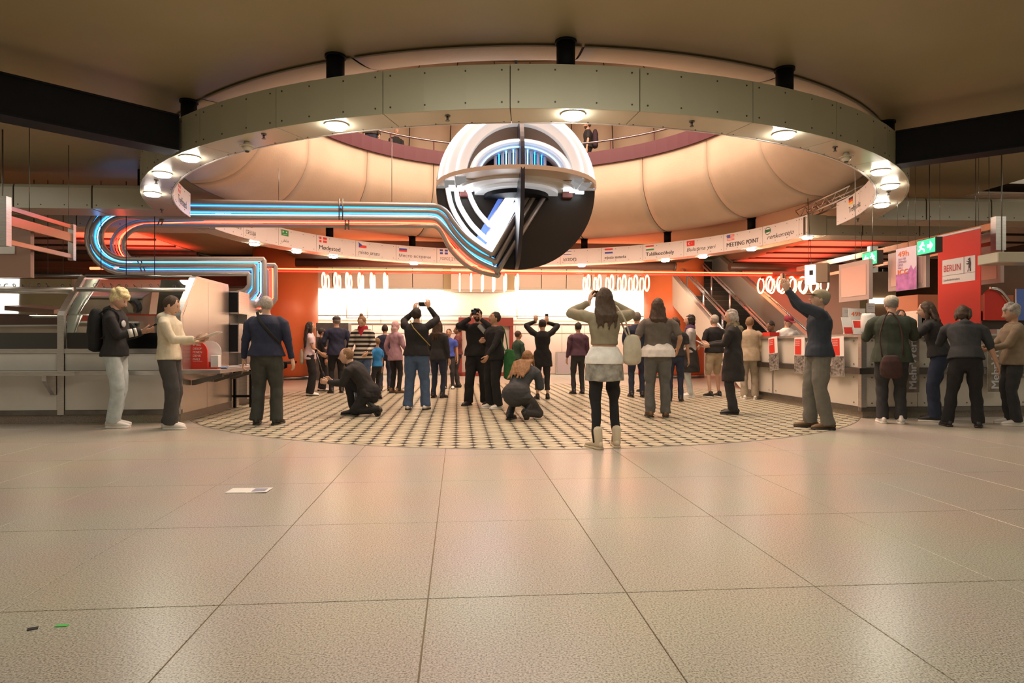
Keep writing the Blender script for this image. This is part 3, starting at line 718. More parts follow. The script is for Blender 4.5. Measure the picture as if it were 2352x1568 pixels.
# equator plate: half disc towards the viewer
def hdisc(b, r, z0, z1, n=40, y=0.):
    pts = [(r * math.cos(math.pi * i / n), y - r * math.sin(math.pi * i / n)) for i in range(n + 1)]
    vs = [tuple(SM @ Vector((x, yy, z))) for z in (z0, z1) for x, yy in pts]; k = n + 1
    b.add(vs, [list(range(k))[::-1], list(range(k, 2 * k))] + [[i, (i + 1) % k, k + (i + 1) % k, k + i] for i in range(k)])
b = MB(); hdisc(b, SR, -.0, .075); b.build('equator_plate', mat('plate_cream', (.62, .52, .44), .35), sc_t)
for r, z0, z1, m in ((1.12, -.055, -.001, WPL), (.80, -.11, -.056, WLIT), (.62, -.19, -.111, BLACK)):
    b = MB(); hdisc(b, r, z0, z1, 32); b.build('stepped_plate', m, sc_t)
for i in range(3):
    b = MB(); b.box((.86 + .13 * i - .0, -.42 + .10 * i, -.10 - .0 * i), (1.02 + .13 * i, -.36 + .10 * i, -.05), M=SM); b.build('light_bar', NWHT, sc_t)
    b = MB(); b.box((-1.28 + .16 * i, -.42 + .02 * i, -.12), (-1.16 + .16 * i, -.33 + .02 * i, -.03), M=SM); b.build('light_bar', NWHT, sc_t)
for s in (-1, 1):
    b = MB(); b.box((s * .98 - .10, -.12, -.16), (s * .98 + .10, -.01, -.02), M=SM, bev=.01); b.build('junction_box', mat('red_brown_box', (.22, .06, .05), .5), sc_t)
# fin across the disc
b = MB(); n = 48; pts = [(SR * math.sin(math.pi * i / n), SR * math.cos(math.pi * i / n)) for i in range(n + 1)]
vs = [tuple(SM @ Vector((x, -a, z))) for x in (-.035, .035) for a, z in pts]; k = n + 1
b.add(vs, [list(range(k)), list(range(k, 2 * k))[::-1]] + [[i, k + i, k + (i + 1) % k, (i + 1) % k] for i in range(k)]); b.build('upright_fin', NAVY, sc_t)
# blue plate and white neon strokes
BLUEP = mat('blue_plate', (.18, .32, .85), .4, emis=(.10, .22, .9), es=.35)
b = MB(); q = [PL(1153, 441, .02), PL(1181, 441, .02), PL(1122, 566, .02), PL(1094, 547, .02)]; q2 = [p - sn_ * -.03 for p in q]
b.add([tuple(p) for p in q + q2], [(0, 1, 2, 3), (4, 7, 6, 5), (0, 4, 5, 1), (1, 5, 6, 2), (2, 6, 7, 3), (3, 7, 4, 0)]); b.build('blue_plate', BLUEP, sc_t)
W1 = ([(1028, 432), (1035, 466), (1050, 499), (1077, 536), (1109, 563), (1123, 574)], (1191, 459))
W2 = ([(1048, 432), (1054, 466), (1077, 506), (1099, 531), (1123, 552)], (1186, 440))
W3 = ([(1074, 430), (1082, 454), (1099, 486), (1129, 520)], (1177, 437))
for arc_, tip in (W1, W2, W3):
    p = smoothpath([PL(x, y, .12) for x, y in arc_], 5) + [PL(*tip, .12)]
    b = MB(); b.tube(p, .036, 8); b.build('neon_stroke', NWHT, sc_t)
    b = MB(); b.tube([q - sn_ * .055 for q in p], .052, 8); b.build('stroke_tray', WPL, sc_t)
# pipes --------------------------------------------------------------------------------------
def ell(cx, cy, rx, ry, n=14): return [(cx - rx * math.sin(math.pi * i / n), cy - ry * math.cos(math.pi * i / n)) for i in range(n + 1)]
def pipe(vees, bend, ytop0, ytop1, el, ybot, xr, tail, dR=.16, dL=.05, x_end=None):
    """returns world points from the V tip back to the kiosk"""
    out = [PL(*v, dR) for v in vees]
    out += smoothpath([PL(x, y, dR) for x, y in bend], 4)
    out.append(PL(900, ytop0 + (ytop1 - ytop0) * .16, (dR + dL) / 2))
    out.append(PL(430, ytop1, dL))
    out += [PL(x, y, dL) for x, y in el]
    out += [PL(xr - 1, ybot, dL), PL(xr, ybot + 3, dL)]
    out += smoothpath([PL(x, y, dL) for x, y in tail], 3)
    return out
A_ = dict(vees=[(1212, 452), (1132, 587)], bend=[(1132, 586.5), (1099, 566), (1067, 541), (1042, 511), (1025, 486), (1005, 474), (985, 472)], ytop0=472, ytop1=463, el=ell(290, 545, 90, 83), ybot=628, xr=573, tail=[(573, 655), (562, 668), (545, 673)])
B_ = dict(vees=[(1229, 446), (1139, 602)], bend=[(1139, 601.5), (1099, 583), (1069, 561), (1042, 531), (1022, 501), (1005, 488), (985, 485)], ytop0=485, ytop1=480, el=ell(290, 543.5, 79, 65.5), ybot=609, xr=586, tail=[(586, 665), (572, 684), (548, 691)])
C_ = dict(vees=[(1252, 448), (1144, 622)], bend=[(1144, 621.5), (1099, 601), (1067, 576), (1035, 541), (1017, 519), (1002, 505), (985, 502)], ytop0=502, ytop1=499, el=ell(290, 546, 58, 49), ybot=595, xr=607, tail=[(607, 678), (592, 700), (565, 708)])
D_ = dict(vees=[(1148, 626), (1144, 634)], bend=[(1143.5, 633.8), (1099, 623), (1067, 606), (1035, 573), (1015, 536), (1002, 521), (985, 519)], ytop0=519, ytop1=517, el=ell(345, 563, 62, 45), ybot=608, xr=633, tail=[(633, 688), (618, 705), (596, 715)], dL=-.17)
def mid(a, b, t=.5):
    L = lambda p, q: [(p[i][0] * (1 - t) + q[i][0] * t, p[i][1] * (1 - t) + q[i][1] * t) for i in range(min(len(p), len(q)))]
    return dict(vees=L(a['vees'], b['vees']), bend=L(a['bend'], b['bend']), ytop0=a['ytop0'] * (1 - t) + b['ytop0'] * t, ytop1=a['ytop1'] * (1 - t) + b['ytop1'] * t, el=L(a['el'], b['el']), ybot=a['ybot'] * (1 - t) + b['ybot'] * t, xr=a['xr'] * (1 - t) + b['xr'] * t, tail=L(a['tail'], b['tail']))
PATHS = {}
for k, D, r in (('A', A_, .048), ('B', B_, .046), ('C', C_, .046), ('D', D_, .040)):
    PATHS[k] = pipe(**D); b = MB(); b.tube(PATHS[k], r, 12); b.build('grey_pipe', GTUBE, sc_t)
E_ = [PL(900, 508, -.05), PL(430, 507, -.17)] + [PL(x, y, -.17) for x, y in ell(345, 563, 88, 56)] + [PL(614, 619, -.17), PL(615, 622, -.17)] + smoothpath([PL(x, y, -.17) for x, y in ((615, 680), (604, 697), (585, 705))], 3)
b = MB(); b.tube(E_, .040, 10); b.build('grey_pipe', GTUBE, sc_t)
for (a, c, t, m, r) in ((A_, B_, .5, NBLUE, .013), (B_, C_, .36, NBLUE, .015), (B_, C_, .62, NBLUW, .011)):
    dd = mid(a, c, t); p = pipe(**dd); 
    b = MB(); b.tube(p[len(dd['vees']):], r, 8); b.build('neon_tube', m, sc_t)
for t, m, r in ((.38, NRED, .013), (.62, NREDW, .012)):
    top = [PL(x, y, .16) for x, y in mid(C_, D_, t)['bend']]
    ep = smoothpath(top, 4) + [PL(900, 507 + 6 * t, .05), PL(430, 502 + 12 * t, -.15)] + [PL(x, y, -.17) for x, y in ell(345, 563, 88 - 26 * t, 56 - 11 * t)]
    ep += [PL(624, 616, -.17), PL(616 + 17 * t, 619, -.17)] + smoothpath([PL(x, y, -.17) for x, y in ((616 + 17 * t, 684), (606 + 12 * t, 700), (590 + 8 * t, 709))], 3)
    b = MB(); b.tube(ep, r, 8); b.build('neon_tube', m, sc_t)
for (x, y0, y1, sk, d) in ((783, 456, 505, 0, .13), (797, 504, 528, 0, .10), (371, 495, 517, 5, .06), (324, 588, 630, -8, .07)):
    b = MB()
    for o in (-4, 4):
        b.tube([PL(x + o + sk, y0, d), PL(x + o - sk, y1, d)], .012, 5)
    b.tube([PL(x, (y0 + y1) / 2 - 1, d - .02), PL(x, (y0 + y1) / 2 + 1, d + .02)], .03, 6)
    b.build('pipe_clamp', STEELD, sc_t)
for (x, y, d) in ((1229, 444, .16),):
    b = MB(); b.tube([PL(1204, 454, d), PL(1232, 443, d), PL(1257, 449, d)], .018, 6); b.tube([PL(1204, 450, d), PL(1232, 439, d), PL(1257, 445, d)], .018, 6); b.build('pipe_flange', STEEL, sc_t)
b = MB(); b.tube([SM @ Vector((0, .045, SR)), (S0.x, S0.y, 9.4)], .03, 8); b.build('hanger_rod', BLACK, sc_t)
for px in (640, 900):
    p = PL(px, 463, 0); b = MB(); b.tube([p, (p.x, p.y, 5.0 if px == 900 else 4.4)], .006, 5); b.build('hanger_rod', STEELD, sc_t)

# ================================================================ RED NEON LINE WITH RING LAMPS
VN = 18.2
t = thing('red_neon_line', 'long horizontal red neon line on a channel crossing in front of the orange columns', 'neon line', tuple(fr(0, VN, 3.05)))
def upx(px, v=VN): p = onv(px, 700, v); return p.x * math.cos(TH) + p.y * math.sin(TH)
UL, UR = upx(612), upx(1772)
b = MB(); fbox(b, UL, upx(1888), VN - .03, VN + .03, 3.045, 3.10); b.build('channel', mat('neon_channel_red', (.70, .12, .06), .35), t)
b = MB(); b.tube([fr(UL, VN - .05, 3.135), fr(UR, VN - .05, 3.135)], .020, 8); b.build('neon_tube', NREDW, t)
b = MB(); b.tube([fr(UL, VN - .05, 3.065), fr(UR, VN - .05, 3.065)], .012, 8); b.build('neon_tube', NRED, t)
RINGS = [748, 775, 801, 829, 856, 886, 1056, 1082, 1108, 1134, 1160, 1187, 1347, 1372, 1400, 1428, 1454, 1480, 1757, 1782, 1807, 1832, 1857, 1882]
RL = mat('ring_lamp_glow', (1, .6, .4), .4, emis=(1.0, .42, .18), es=6)
RH = mat('ring_lamp_housing', (.55, .10, .05), .4)
nm4 = ['left cluster', 'middle cluster', 'cluster before the right column', 'cluster by the stairs']
for i, px in enumerate(RINGS):
    u = upx(px); c = fr(u, VN, 3.05); g = i // 6
    tt = thing('ring_lamp', 'orange double ring lamp, %s in the %s' % (ordl(i % 6, 6), nm4[g]), 'neon lamp', tuple(fr(u, VN, 2.60)), group='ring lamps on the red neon line')
    b = MB(); fbox(b, u - .05, u + .05, VN - .16, VN + .16, 2.99, 3.044); b.tube([fr(u, VN, 2.82), fr(u, VN, 3.0)], .02, 6); b.build('lamp_holder', RH, tt)
    for s in (-1, 1):
        cc = (u, VN + s * .26, 2.80)
        b = MB(); b.tube([fr(cc[0] + .0, cc[1] + .20 * math.cos(a), cc[2] + .215 * math.sin(a)) for a in [2 * math.pi * k / 24 for k in range(24)]], .022, 7, closed=True); b.build('neon_ring', RL, tt)
        b = MB(); b.tube([fr(cc[0] - .02, VN + s * .02, 2.80), fr(cc[0], VN + s * .07, 2.80)], .012, 5); b.build('ring_stem', RH, tt)
for i, (x0, x1, y, v) in enumerate(((207, 238, 616, 15.0), (262, 272, 615, 15.0))):
    b = MB(); b.tube([onv(x0, y, v), onv(x1, y, v)], .03, 8); 
    p = onv((x0 + x1) / 2, y, v); 
    tt = thing('neon_piece', 'short red glowing neon piece behind the left hood, %s' % ('longer left one' if i == 0 else 'shorter one under the blue bend'), 'neon lamp', tuple(p)); b.build('neon_tube', NREDW, tt)
    b = MB(); b.tube([p, Vector((p.x, p.y, 4.42))], .012, 5); b.build('hanger', DARKBR, tt)
L_redL = area_light('red_slat_fill', tuple(fr(-9.6, 18.6, 3.2)), 2.0, 330, (1, .06, .03), rot=(180, 0, 0), sy=5, spread=90)  # added area light facing up to redden the left slats, no tube here
L_redR = area_light('red_slat_fill', tuple(fr(11.2, 20.0, 3.2)), 2.0, 250, (1, .06, .03), rot=(180, 0, 0), sy=6, spread=85)  # the same added red fill under the right slats
L_redB = area_light('red_slat_fill', tuple(fr(1.2, 18.6, 3.2)), 9.5, 75, (1, .06, .02), rot=(180, 0, 4.7), sy=.5)  # added red fill for the back slats, on top of the neon line
# ================================================================ LEFT KIOSK
def U_(px, v): p = onv(px, 700, v); return p.x * math.cos(TH) + p.y * math.sin(TH)
KV, KU = 9.56, -3.88
t = thing('snack_kiosk', 'long steel and white kiosk counter with slanted glass hood at the left', 'kiosk', tuple(fr(-6, KV + .6, 0)))
b = MB(); fbox(b, -12, KU - .02, KV + .03, KV + 1.9, 0, .12); fbox(b, KU - .5, KU - .02, KV + 1.9, KV + 3.2, 0, .12); b.build('granite_plinth', GRP, t, kind='stuff')
b = MB(); fbox(b, -12, KU - .03, KV + .03, KV + .5, .12, 1.0); b.build('counter_core', DARKBR, t)
b = MB(); fbox(b, -12, KU, KV - .0, KV + .05, .12, .18); b.build('bottom_rail', STEELD, t)
b = MB(); fbox(b, -12, KU, KV - .0, KV + .06, .97, 1.035); b.build('middle_rail', STEEL, t)
posts = [U_(-134, KV), U_(140, KV), KU - .045]; posts = [posts[0] - 1.65] + posts
for i in range(len(posts) - 1):
    for z0, z1 in ((.185, .665), (.735, .965)):
        b = MB(); fbox(b, posts[i] + .05, posts[i + 1] - .05, KV + .008, KV + .03, z0, z1); b.build('white_panel', WPAN, t)
for p in posts:
    b = MB(); fbox(b, p - .043, p + .043, KV - .012, KV + .06, .12, 1.50); b.build('steel_post', STEEL, t)
    b = MB(); k = [(KV - .012, 1.50), (KV + .02, 1.56), (KV + .50, 2.08), (KV + .56, 2.11), (KV + 1.9, 2.11), (KV + 1.9, 2.05), (KV + .58, 2.05), (KV + .54, 2.03), (KV + .07, 1.53), (KV + .06, 1.50)]
    n = len(k); b.add([tuple(fr(u, v, z)) for u in (p - .043, p + .043) for v, z in k], [list(range(n))[::-1], list(range(n, 2 * n))] + [[q, (q + 1) % n, n + (q + 1) % n, n + q] for q in range(n)])
    b.build('hood_frame', STEEL, t)
# foot shelf rail with brackets
b = MB(); fbox(b, -12, U_(176, KV - .25), KV - .30, KV - .02, .675, .73); b.build('shelf_rail', STEEL, t)
b = MB(); fbox(b, U_(176, KV - .25), KU, KV - .18, KV - .02, .675, .73); b.build('shelf_rail', STEEL, t)
for p in (posts[2] - .08, posts[1] - .1):
    M = frame(fr(p - .03, KV, 0), fr(0, -1, 0)); b = MB(); b.prism([(0, .40), (.05, .40), (.24, .60), (.24, .675), (0, .675)], .06, M=M); b.build('bracket', STEEL, t)
GL = mat('kiosk_glass', (.80, .86, .82), .04, trans=1.0, spec=.8)
GBAND = mat('grey_green_sheet', (.17, .185, .15), .25)
for i in range(len(posts) - 1):
    a, c = posts[i] + .045, posts[i + 1] - .045
    b = MB(); b.quad(fr(a, KV + .02, 1.04), fr(c, KV + .02, 1.04), fr(c, KV + .02, 1.5), fr(a, KV + .02, 1.5)); b.build('front_pane', GL, t)
    b = MB(); b.quad(fr(a, KV + .03, 1.52), fr(c, KV + .03, 1.52), fr(c, KV + .52, 2.05), fr(a, KV + .52, 2.05)); b.build('sloping_pane', GL, t)
    b = MB(); fbox(b, a, c, KV + .09, KV + .12, 1.02, 1.26); b.build('back_sheet', GBAND, t)
    b = MB(); b.tube([fr(a - .02, KV + .335, 1.885), fr(c + .02, KV + .335, 1.885)], .033, 8); b.build('hood_bar', STEEL, t)
    b = MB(); b.tube([fr(a - .02, KV + .56, 2.10), fr(c + .02, KV + .56, 2.10)], .022, 8); b.build('hood_top_edge', STEELD, t)
    sm = MB()          # scratched scribbles on the sloping pane
    for q in range(4):
        u0 = a + .15 + q * (c - a) * .24; pts = []
        for j in range(26):
            tt = j / 25; s_ = .80 + .08 * math.sin(5.2 * tt * 3 + q) - .03 * q % .05; uu = u0 + tt * .3 + .05 * math.cos(17 * tt + q)
            pts.append(fr(uu, KV + .03 + .49 * s_ - .004, 1.52 + .53 * s_))
        sm.tube(pts, .004, 4)
    sm.build('scribble', INK, t, kind='stuff')
p = posts[2]; b = MB(); b.add([tuple(fr(p + .05, v, z)) for v, z in ((KV + .07, 1.04), (KV + .07, 1.5), (KV + .55, 2.03), (KV + 1.2, 2.03), (KV + .1, 1.04))], [(0, 1, 2, 3, 4)]); b.build('divider_pane', mat('divider_glass', (.25, .30, .28), .1, spec=.8), t)
for s in (.2, .36, .52):
    b = MB(); b.tube([fr(p + .07, KV + .1 + s * .9, 1.05 + s * .8), fr(p + .07, KV + .5 + s * 1.1, 1.5 + s * .75)], .008, 5); b.build('pane_rod', CHROME, t)
# end panel
EP = mat('end_brushed_steel', (.62, .55, .50), .27, metal=.85, noise=.05, nscale=12, stretch=(8, 8, .3))
pol = [(KV + .06, .73), (KV + .06, 1.5), (KV + .54, 2.07), (KV + 1.0, 2.07), (KV + 1.0, .73)]; pol2 = [(KV + 1.006, .73), (KV + 1.006, 2.07), (KV + 1.92, 2.07), (KV + 1.92, .73)]
for pl in (pol, pol2):
    n = len(pl); b = MB(); b.add([tuple(fr(u, v, z)) for u in (KU - .04, KU) for v, z in pl], [list(range(n)), list(range(n, 2 * n))[::-1]] + [[q, n + q, n + (q + 1) % n, (q + 1) % n] for q in range(n)]); b.build('end_panel', EP, t)
for v0, v1 in ((KV + .06, KV + .98), (KV + .99, KV + 1.92), (KV + 1.93, KV + 3.2)):
    b = MB(); fbox(b, KU - .05, KU - .01, v0, v1, .12, .70); b.build('end_panel', EP, t)
b = MB(); fbox(b, KU - .9, KU - .04, KV + 1.93, KV + 2.5, .70, 1.95); b.build('steel_cabinet', STEELD, t)
for z0, z1 in ((1.62, 2.0), (.95, 1.45)):
    b = MB(); fbox(b, KU - .30, KU + .16, KV + 1.95, KV + 2.5, z0, z1); b.build('screen_housing', STEEL, t)
    b = MB(); fbox(b, KU - .28, KU + .14, KV + 1.94, KV + 1.95, z0 + .02, z1 - .02); b.build('dark_screen', BLACK, t)
b = MB(); fbox(b, KU - .5, KU + .12, KV + 2.5, KV + 3.2, .12, 1.9); b.build('steel_cabinet', STEEL, t)
# side table with brackets
tb = thing('side_table', 'narrow steel table fixed to the end of the left kiosk', 'table', tuple(fr(KU + .3, KV + 1.4, .6)))
b = MB(); fbox(b, KU + .005, KU + .53, KV + .0, KV + 2.2, .685, .735); b.build('table_top', STEEL, tb)
for v in (KV + .35, KV + 1.2, KV + 2.05):
    M = frame(fr(KU, v, 0), fr(1, 0, 0)); b = MB(); b.prism([(.005, .50), (.05, .50), (.44, .62), (.44, .684), (.38, .684), (.36, .65), (.005, .57)], .05, M=M); b.build('bracket', STEELD, tb)
b = MB()
for u in (KU + .03, KU + .30):
    fbox(b, u - .02, u + .02, KV + 2.1, KV + 2.16, 0, .684)
fbox(b, KU + .0, KU + .32, KV + 2.1, KV + 2.16, .18, .22); b.build('leg_frame', BLACK, tb, kind='stuff')
# interior fittings
t2 = thing('back_counter', 'steel back counter seen through the glass of the left kiosk', 'counter', tuple(fr(-7, KV + 1.9, 0)))
BRS = mat('brown_steel', (.42, .33, .27), .3, metal=.7, noise=.1, nscale=2)
b = MB(); fbox(b, -12, KU - 1.0, KV + 1.5, KV + 1.9, .12, 1.42); b.build('counter_body', BRS, t2)
b = MB(); fbox(b, -12, KU - 1.0, KV + 1.45, KV + 1.92, 1.42, 1.45); b.build('counter_top', STEEL, t2)
for i, px in enumerate((50, 192, 334)):
    u = U_(px, KV + 1.4); b = MB()
    M = frame(fr(u - .0, KV + 1.30, 1.18), fr(1, 0, 0))
    b.prism([(.10, 0), (.14, 0), (.145, .06), (.11, .16), (.05, .24), (-.1, .24), (-.1, .22), (.03, .22), (.08, .15), (.11, .06)], .15, M=M); b.build('dark_hood_end', BLACK, t2)
    b = MB(); b.prism([(.0, 0), (.06, 0), (.05, .07), (-.02, .2), (-.1, .2), (-.04, .07)], .15, M=M); b.build('steel_fin', BRS, t2)
LB = mat('fluted_light', (1, 1, .9), .4, emis=(1, .95, .72), es=3.0)
tl_ = thing('light_box', 'bright fluted light box hanging behind the far left glass', 'light box', tuple(onv(20, 718, KV + 1.3)))
b = MB(); pA = U_(-60, KV + 1.3)
for k in range(26):
    u = pA + k * .034
    z1, z0 = onv(30, 680, KV + 1.3).z, onv(30, 716, KV + 1.3).z
    b.tube([fr(u, KV + 1.3, z0), fr(u, KV + 1.3, z1)], .017, 6)
b.build('fluted_glow', LB, tl_, kind='stuff'); b = MB(); fbox(b, pA - .02, pA + .90, KV + 1.33, KV + 1.36, z0 - .04, z1 + .03); b.build('housing', STEELD, tl_); b = MB(); fbox(b, pA, pA + .86, KV + .9, KV + .95, onv(30, 661, KV + .9).z, onv(30, 655, KV + .9).z); b.build('fluted_glow', LB, tl_)
YEL = mat('amber_glow', (1, .6, .2), .4, emis=(1, .55, .16), es=1.3)
for i, (px, py) in enumerate(((78, 707), (110, 708), (145, 708), (232, 710), (290, 712), (355, 711))):
    p = onv(px, py, KV + 2.95); b = MB(); b.tube([p, p + Vector((0, 0, .05))], [.115, .07], 20)
    o = b.build('amber_lamp', YEL); tag(o, 'flat amber lamp shade glowing behind the left kiosk glass, %s of six' % ordl(i, 6), 'lamp', 'amber lamps behind the kiosk glass')
    b = MB(); b.tube([p + Vector((0, 0, .04)), (p.x, p.y, 4.07)], .008, 4); b.build('cable', DARKBR, o)
area_light('kiosk_light', tuple(fr(-5.6, KV + .9, 1.98)), 3.2, 22, (1, .86, .62), rot=(0, 0, 4.7), sy=.2)
# stools or chairs legs seen through glass
for i, px in enumerate((84, 118)):
    tt = thing('bar_chair', 'dark bentwood chair seen through the kiosk glass, %s one' % ('left' if i == 0 else 'right'), 'chair', tuple(onv(px, 735, KV + 3.2) - Vector((0, 0, .0))))
    c = onv(px, 735, KV + 3.2); c.z = 0
    for s in (-1, 1):
        for q in (-1, 1):
            b = MB(); b.tube(smoothpath([(c.x + s * .13, c.y + q * .13, 0), (c.x + s * .12, c.y + q * .12, .6), (c.x + s * .10, c.y + q * .10, .98)], 3), .016, 5); b.build('leg', BLACK, tt)
    b = MB(); b.cyl(c, .13, .98, 1.02, 16); b.build('seat', DARKBR, tt)
    b = MB(); b.tube([(c.x + .13 * math.cos(a), c.y + .13 * abs(math.sin(a)), 1.0 + .5 * math.sin(a)) for a in [math.pi * k / 12 for k in range(13)]], .016, 5); b.build('backrest', BLACK, tt)
# further hood end and black shelf beyond the man in navy
t3 = thing('far_kiosk_end', 'pale rounded end panel of the kiosk hood behind the man in navy', 'kiosk', tuple(fr(-3.85, 13.4, 0)))
pol = [(12.6, .1), (12.6, 2.0), (12.9, 2.05), (13.3, 1.9), (13.75, 1.2), (13.8, 1.0), (13.8, .1)]; n = len(pol)
b = MB(); b.add([tuple(fr(u, v, z)) for u in (KU - .3, KU + .02) for v, z in pol], [list(range(n)), list(range(n, 2 * n))[::-1]] + [[q, n + q, n + (q + 1) % n, (q + 1) % n] for q in range(n)]); b.build('end_panel', mat('pale_panel', (.80, .66, .52), .3), t3)
b = MB(); fbox(b, KU + .021, KU + .5, 13.3, 14.1, .70, .745); b.build('black_shelf', BLACK, t3)
M = frame(fr(KU + .02, 13.6, 0), fr(1, 0, 0)); b = MB(); b.prism([(.005, .50), (.04, .50), (.4, .62), (.4, .70), (0.005, .70)], .05, M=M); b.build('bracket', BLACK, t3)
# red display stand with words, brochure box, papers
RBX = mat('display_red', (.80, .05, .03), .45); c = onv(454, 851, KV + .35)
rs = thing('display_stand', 'red rounded cardboard stand with white words on the side table', 'display stand', tuple(c))
Mr = frame(fr(c.x * math.cos(TH) + c.y * math.sin(TH) - .13, KV + .35, .737), fr(1, 0, 0))
def rounded(w_, h_, r_, n=8): return [(0, 0), (w_, 0), (w_, h_ - r_)] + [(w_ - r_ + r_ * math.cos(a), h_ - r_ + r_ * math.sin(a)) for a in [math.pi / 2 * k / n for k in range(1, n + 1)]] + [(0, h_)]
b = MB(); b.prism(rounded(.265, .41, .16), .02, M=Mr); b.build('front_panel', RBX, rs)
b = MB(); b.prism(rounded(.265, .41, .16), .012, M=Mr @ Matrix.Translation((.14, .16, 0))); b.build('back_panel', WHITEP, rs)
b = MB(); b.box((.0, .02, 0), (.40, .16, .02), M=Mr); b.box((.275, .02, .02), (.285, .16, .1), M=Mr); b.build('tray', RBX, rs, kind='stuff')
for i, wd in enumerate(('# TAG', 'DESOF', 'FENEN', 'DENK', 'MALS')):
    text(wd, rs, Mr @ Matrix.Translation((.065, 0, .335 - i * .052)), height=.030, mats=WHITEP, bold=.02)
b = MB(); b.box((.065, -.003, .108), (.195, -.001, .112), M=Mr); b.build('underline', WHITEP, rs)
bb = MB(); bb.box((.30, .03, .02), (.41, .14, .20), M=Mr, bev=.004); tag(bb.build('paper_stack', WHITEP), 'stack of white cards standing beside the red display stand', 'papers')
b = MB(); b.box((.42, .06, .0), (.52, .13, .028), M=Mr, bev=.012); tag(b.build('cloth_pouch', mat('pouch_blue', (.10, .25, .55), .6)), 'small blue pouch lying on the side table by the red stand', 'pouch')
for i in range(5):
    c2 = fr(KU + .22 + .06 * (i % 2), KV + .9 + i * .28, .736); b = MB(); b.box((-.09, -.06, 0), (.09, .06, .004 + .003 * i), M=Matrix.Translation(c2) @ Matrix.Rotation(.4 * i, 4, 'Z'))
    tag(b.build('leaflet', [WHITEP, mat('leaflet_grey', (.45, .47, .50), .5)][i % 2]), 'loose leaflet on the kiosk side table, %s going back' % ['first', 'second', 'third', 'fourth', 'last'][i], 'leaflet', 'leaflets on the side table')
# left hanging rails and monitor
def bar(tt, nm, p, q, r_, m, h=None):
    b = MB(); p, q = Vector(p), Vector(q); d = (q - p).normalized(); M = frame(p, d); L = (q - p).length
    b.box((0, -r_, -(h or r_)), (L, r_, (h or r_)), M=M); return b.build(nm, m, tt)
STEELREFL = mat('steel_orange_reflection', (.62, .40, .28), .22, metal=.9)  # steel whose orange reflection is put into the base colour
lb = thing('hanging_rail', 'steel rails running back above the left kiosk, orange reflection in their colour', 'rail', tuple(fr(-5.9, 9, 2.5)))
for nm, z, h in (('rail_bar', 2.86, .028), ('rail_bar', 2.70, .062), ('rail_bar', 2.42, .030)):
    bar(lb, nm, fr(-5.80, 8.9, z), fr(-5.80, 10.35, z), .02, STEELREFL, h)
b = MB(); fbox(b, -5.88, -5.72, 8.82, 8.92, 2.35, 2.98); b.build('end_bracket', STEEL, lb)
b = MB(); fbox(b, -5.84, -5.76, 10.35, 10.42, 2.36, 2.9); b.build('end_bracket', STEEL, lb)
for v in (9.4, 10.3):
    b = MB(); b.tube([fr(-5.8, v, 2.9), fr(-5.8, v, 4.1)], .006, 5); b.build('suspension_wire', STEELD, lb)
mn = thing('hanging_monitor', 'brownish back of a screen hanging at the far left edge', 'screen', tuple(fr(-6.3, 9.5, 2.1)))
b = MB(); p0, p1 = onv(-60, 520, 9.5), onv(62, 636, 9.5); b.box((p0.x, 9.05, p1.z), (p1.x, 9.12, p0.z)); b.build('screen_body', mat('monitor_back', (.42, .25, .19), .3), mn)
b = MB(); p0, p1 = at(-60, 556, 9.04), at(34, 583, 9.04); b.box((p0.x, 9.035, p1.z), (p1.x, 9.045, p0.z)); b.build('white_sticker', WHITEP, mn)
b = MB(); b.tube([(p1.x - .2, 9.08, 2.5), (p1.x - .2, 9.08, 4.07)], .01, 5); b.build('hanger', STEELD, mn)
# ================================================================ RIGHT COUNTER
CU, CV = 5.98, 9.28; CE = 13.4
rc = thing('info_counter', 'white panelled counter with steel rails wrapping the right corner', 'counter', tuple(fr(CU + .8, CV + 1.5, 0)))
b = MB(); fbox(b, CU + .03, 12, CV + .03, CV + .4, 0, .10); fbox(b, CU + .03, CU + .4, CV + .4, CE, 0, .10); b.build('granite_plinth', GRP, rc, kind='stuff')
b = MB(); fbox(b, CU + .03, 12, CV + .03, CV + .38, .10, 1.2); fbox(b, CU + .03, CU + .38, CV + .38, CE, .10, 1.2); b.build('counter_core', DARKBR, rc, kind='stuff')
b = MB(); fbox(b, CU - .04, 12, CV - .04, CV + .5, 1.20, 1.25); b.build('worktop', STEEL, rc)
b = MB(); fbox(b, CU - .04, CU + .5, CV + .502, CE, 1.20, 1.25); b.build('worktop', STEEL, rc)
WP2 = mat('warm_white_laminate', (.66, .62, .55), .3, noise=.03, nscale=2)
for (z0, z1) in ((.10, .16), (.655, .745)):
    o_ = .02 if z0 < .5 else .09
    b = MB(); fbox(b, CU - o_, 12, CV - o_, CV + .03, z0, z1); b.build('steel_rail', STEELD, rc); b = MB(); fbox(b, CU - o_, CU + .03, CV + .031, CE, z0, z1); b.build('steel_rail', STEELD, rc)
us = [CU + .06, U_(2108, CV), U_(2236, CV), U_(2365, CV), U_(2500, CV)]
for i in range(4):
    for z0, z1 in ((.165, .65), (.75, 1.195)):
        b = MB(); fbox(b, us[i] + .006, us[i + 1] - .006, CV + .002, CV + .03, z0, z1); b.build('white_panel', WP2, rc)
for i in range(3):
    v0, v1 = CV + .06 + i * 1.36, CV + .06 + (i + 1) * 1.36 - .05
    for z0, z1 in ((.165, .65), (.75, 1.195)):
        b = MB(); fbox(b, CU + .002, CU + .03, v0, v1, z0, z1); b.build('white_panel', WP2, rc)
    b = MB(); fbox(b, CU - .012, CU + .03, v1, v1 + .05, .10, 1.2); b.build('steel_post', STEEL, rc)
b = MB(); fbox(b, CU - .02, CU + .06, CV - .02, CV + .06, .10, 1.2); b.build('steel_post', STEEL, rc)
sc_ = MB()
